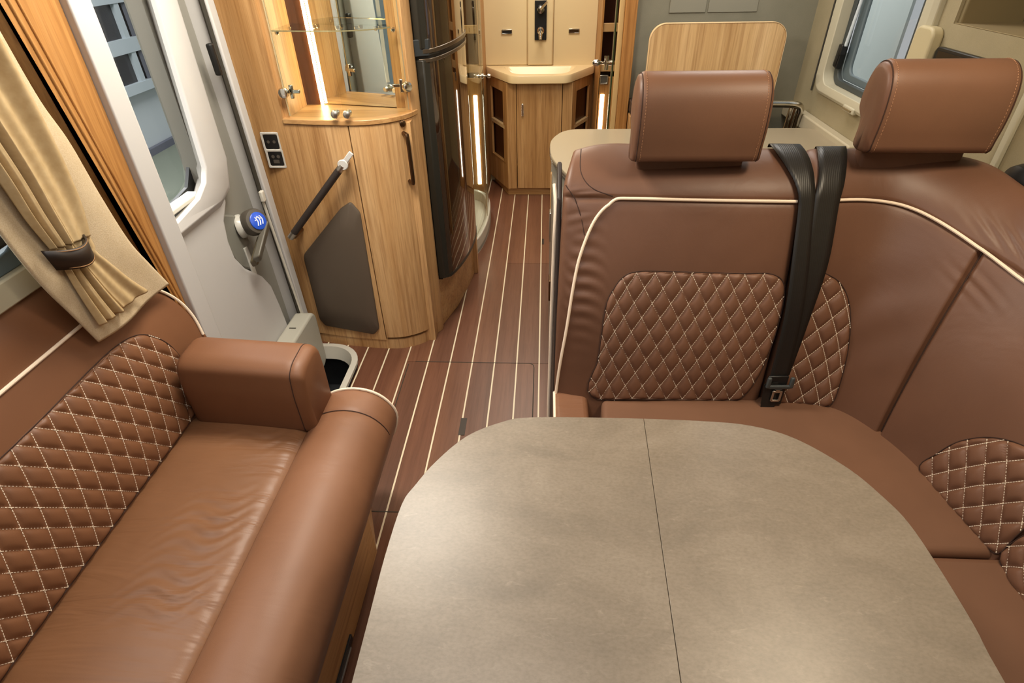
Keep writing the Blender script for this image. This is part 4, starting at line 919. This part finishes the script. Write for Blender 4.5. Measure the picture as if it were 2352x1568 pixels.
bp_ = [(-.700, .40), (-.698, .447), (-.688, .463), (-.665, .480), (-.63, .493), (-.59, .498), (-.55, .492), (-.515, .475), (-.488, .448), (-.470, .415), (-.466, .38), (-.478, .33), (-.500, .275), (-.520, .235), (-.545, .205), (-.57, .20), (-.61, .22), (-.66, .30)]
bp_ = smooth_poly(bp_, 2)
def bol_row(y, y1=1.372, r=.055):
    e = y1-y; k = 1 if e > r else math.sqrt(max(.0, 1-((r-e)/r)**2))*.25+.75
    return [(-.59+(x+.59)*k, y, .34+(z-.34)*(k if z > .34 else 1)) for x, z in bp_]
yy = list(np.linspace(-.3, 1.23, 50))+[1.236, 1.242, 1.26, 1.29, 1.317, 1.33, 1.345, 1.356, 1.364, 1.369, 1.3715]
rows = [bol_row(y) for y in yy]
rows = [[(x, y, z-(.004*math.exp(-((y-1.236)/.004)**2) if z > .40 else 0)) for x, y, z in r] for r in rows]
bo_ = part('front_bolster', MB().grid(rows, True, True), leather('bolster_leather', (120, 81, 56), (132, 91, 65), .5, (4, 9, 5), .5), be, angle=80)
pp = [(x, z) for x, z in bp_[4:24]]
part('piping', MB().tube([(-.59+(x+.59)*.985+.002, 1.335-.0*x, .34+(z-.34)*.985+.003) for x, z in pp], .0045, 8), PIPING, bo_)
part('seam', MB().tube([(x, 1.236, z-.001) for x, z in bp_[5:20]], .0014, 6), seamm, bo_)
# backrest against the wall
def tm(y): return 1.0 if y < 1.27 else .36+.64*math.sqrt(max(0, 1-((y-1.27)/.172)**2))
rows = []
for y in list(np.linspace(-.3, 1.26, 50))+[1.27+.172*math.sin(q) for q in np.linspace(.05, PI/2, 14)]:
    T = tm(y); r = [tuple(bench_point(y, t)) for t in np.linspace(-.1, T, 22)]
    e = np.array(r[-1]); k = 1.0 if y < 1.2 else max(.25, 1-(y-1.2)/.2)
    r += [tuple(e+np.array([-.004, 0, .012])), tuple(e+np.array([-.008, 0, .03*k+.006])), tuple(e+np.array([-.016, 0, .065*k+.006])), tuple(e+np.array([-.028, 0, .10*k+.006])), (-1.195, y, e[2]+.118*k+.006), (-1.199, y, e[2]+.118*k), (-1.199, y, .40)]
    rows.append(r)
bk = part('backrest', MB().grid(rows, True, True), LEATHER_B, be, angle=70)
part('piping', line_on(bench_point, [(-.3, 1.005), (.3, 1.005), (.85, 1.005), (1.10, 1.005), (1.24, 1.0), (1.32, .965), (1.385, .87), (1.425, .72), (1.437, .56), (1.43, .40)], .003), PIPING, bk)
qb = [(.30, .02), (.25, .2), (.24, .45), (.28, .70), (.36, .77), (.55, .78), (.85, .778), (1.05, .79), (1.15, .785), (1.221, .748), (1.267, .658), (1.296, .508), (1.297, .32), (1.27, .095), (1.225, .012), (1.0, .008), (.6, .008)]
quilt(bench_point, qb, (1.040, .687), (.018, .112), (.036, -.112), .42, bk, mat=LEATHER_B, nt=110, ns=230)
# armrest
ar = round_poly([(1.205, .455), (1.200, .60), (1.210, .672), (1.245, .690), (1.33, .694), (1.362, .675), (1.37, .60), (1.37, .455)], .02, 4)
def arow(x, k): return [(x, 1.285+(y-1.285)*k-.03*(x+1.04)/.37, .455+(z-.455)*(k*.5+.5)) for y, z in ar]
rows = [arow(x, k) for x, k in [(-1.045, .86), (-1.042, .93), (-1.03, .985), (-1.01, 1.0)]+[(q, 1) for q in np.linspace(-.97, -.72, 8)]+[(-.70, .995), (-.697, .985), (-.694, .995), (-.685, .99), (-.672, .95), (-.664, .89), (-.660, .80)]]
am = part('armrest', MB().grid(rows, True, True), LEATHER_B, be, angle=60)
part('seam', MB().tube([(-.697, 1.285+(y-1.285)*.99-.03*.343/.37, .455+(z-.455)*.995) for y, z in ar[:-5]], .0016, 6), seamm, am)

# ------------------------------------------------------------------ curtain
cu = thing('curtain', 'beige curtain gathered by a dark leather band over a woven linen panel', 'curtain', (-1.15, 1.25, .78))
CX = -1.11
BL = [(1.096, 0.843), (1.065, 0.938), (1.035, 1.027), (1.016, 1.111), (1.005, 1.195), (0.991, 1.307), (0.973, 1.42)]
BR = [(1.404, 0.833), (1.36, 0.924), (1.323, 1.014), (1.299, 1.151), (1.285, 1.281), (1.263, 1.377), (1.25, 1.515), (1.248, 1.575)]
def sheet(Ls, Rs, fx, nu, nv):
    A = smooth_poly(Ls, nv, False); B = smooth_poly(Rs, nv, False); rows = []
    for i, (a, b) in enumerate(zip(A, B)):
        v = i/(len(A)-1); rows.append([(fx(u, v), a[0]+(b[0]-a[0])*u, a[1]+(b[1]-a[1])*u) for u in np.linspace(0, 1, nu)])
    return MB().grid(rows)
o = part('linen_panel', sheet(BL, BR, lambda u, v: CX+.008*math.sin(u*7+v*3)+.012*math.sin(PI*u), 40, 8), LINEN, cu, angle=180)
so_ = o.modifiers.new('thickness', 'SOLIDIFY'); so_.thickness = .006; so_.offset = 0
DL0 = [(1.096, 0.892), (1.089, 0.957), (1.085, 1.016), (1.085, 1.055), (1.083, 1.076), (1.075, 1.108)]
DR0 = [(1.289, 0.879), (1.249, 0.938), (1.215, 1), (1.19, 1.046), (1.194, 1.062), (1.193, 1.088)]
DL1 = [(1.075, 1.108), (1.055, 1.187), (1.044, 1.271), (1.025, 1.377), (1.003, 1.484)]
DR1 = [(1.193, 1.088), (1.209, 1.164), (1.213, 1.264), (1.208, 1.389), (1.196, 1.52)]
def folds(u, a): return a*(.9*math.sin(u*PI*2.2+.4)-4.2*math.exp(-((u-.30)/.03)**2)-3.0*math.exp(-((u-.13)/.025)**2)-1.8*math.exp(-((u-.45)/.018)**2)+.35*math.sin(u*PI*7))
low_ = sheet(DL0, DR0, lambda u, v: -1.088+folds(u, .010*(1.1-.55*v))+.016*math.sin(PI*u), 90, 8)
o = part('satin_drape', low_, SATINF, cu, angle=180); q_ = o.modifiers.new('thickness', 'SOLIDIFY'); q_.thickness = .003
upr = sheet(DL1, DR1, lambda u, v: -1.086+folds(u, .008+.014*v)+.02*math.sin(PI*u), 110, 12)
o = part('satin_drape', upr, SATINF, cu, angle=180); q_ = o.modifiers.new('thickness', 'SOLIDIFY'); q_.thickness = .003
TB = [(1.051, 1.118), (1.063, 1.066), (1.168, 1.057), (1.173, 1.1)]
def band(u, v):
    a = np.array(TB[0])*(1-u)+np.array(TB[3])*u; b = np.array(TB[1])*(1-u)+np.array(TB[2])*u; p = a*(1-v)+b*v
    return (-1.092+.042*math.sin(PI*min(max(u, .02), .98))**.5, p[0], p[1]-.012*math.sin(PI*u))
o = part('tie_band', MB().grid([[band(u, v) for v in (0, .5, 1)] for u in np.linspace(0, 1, 24)]), simple('dark_leather_band', (38, 26, 18), .45), cu, angle=180)
q_ = o.modifiers.new('thickness', 'SOLIDIFY'); q_.thickness = .004; q_.offset = 1
part('band_stitch', MB().tube([(band(u, .06)[0]+.004, *band(u, .06)[1:]) for u in np.linspace(.02, .98, 24)], .0012, 6).tube([(band(u, .94)[0]+.004, *band(u, .94)[1:]) for u in np.linspace(.02, .98, 24)], .0012, 6), simple('band_thread', (150, 110, 70), .7), o)
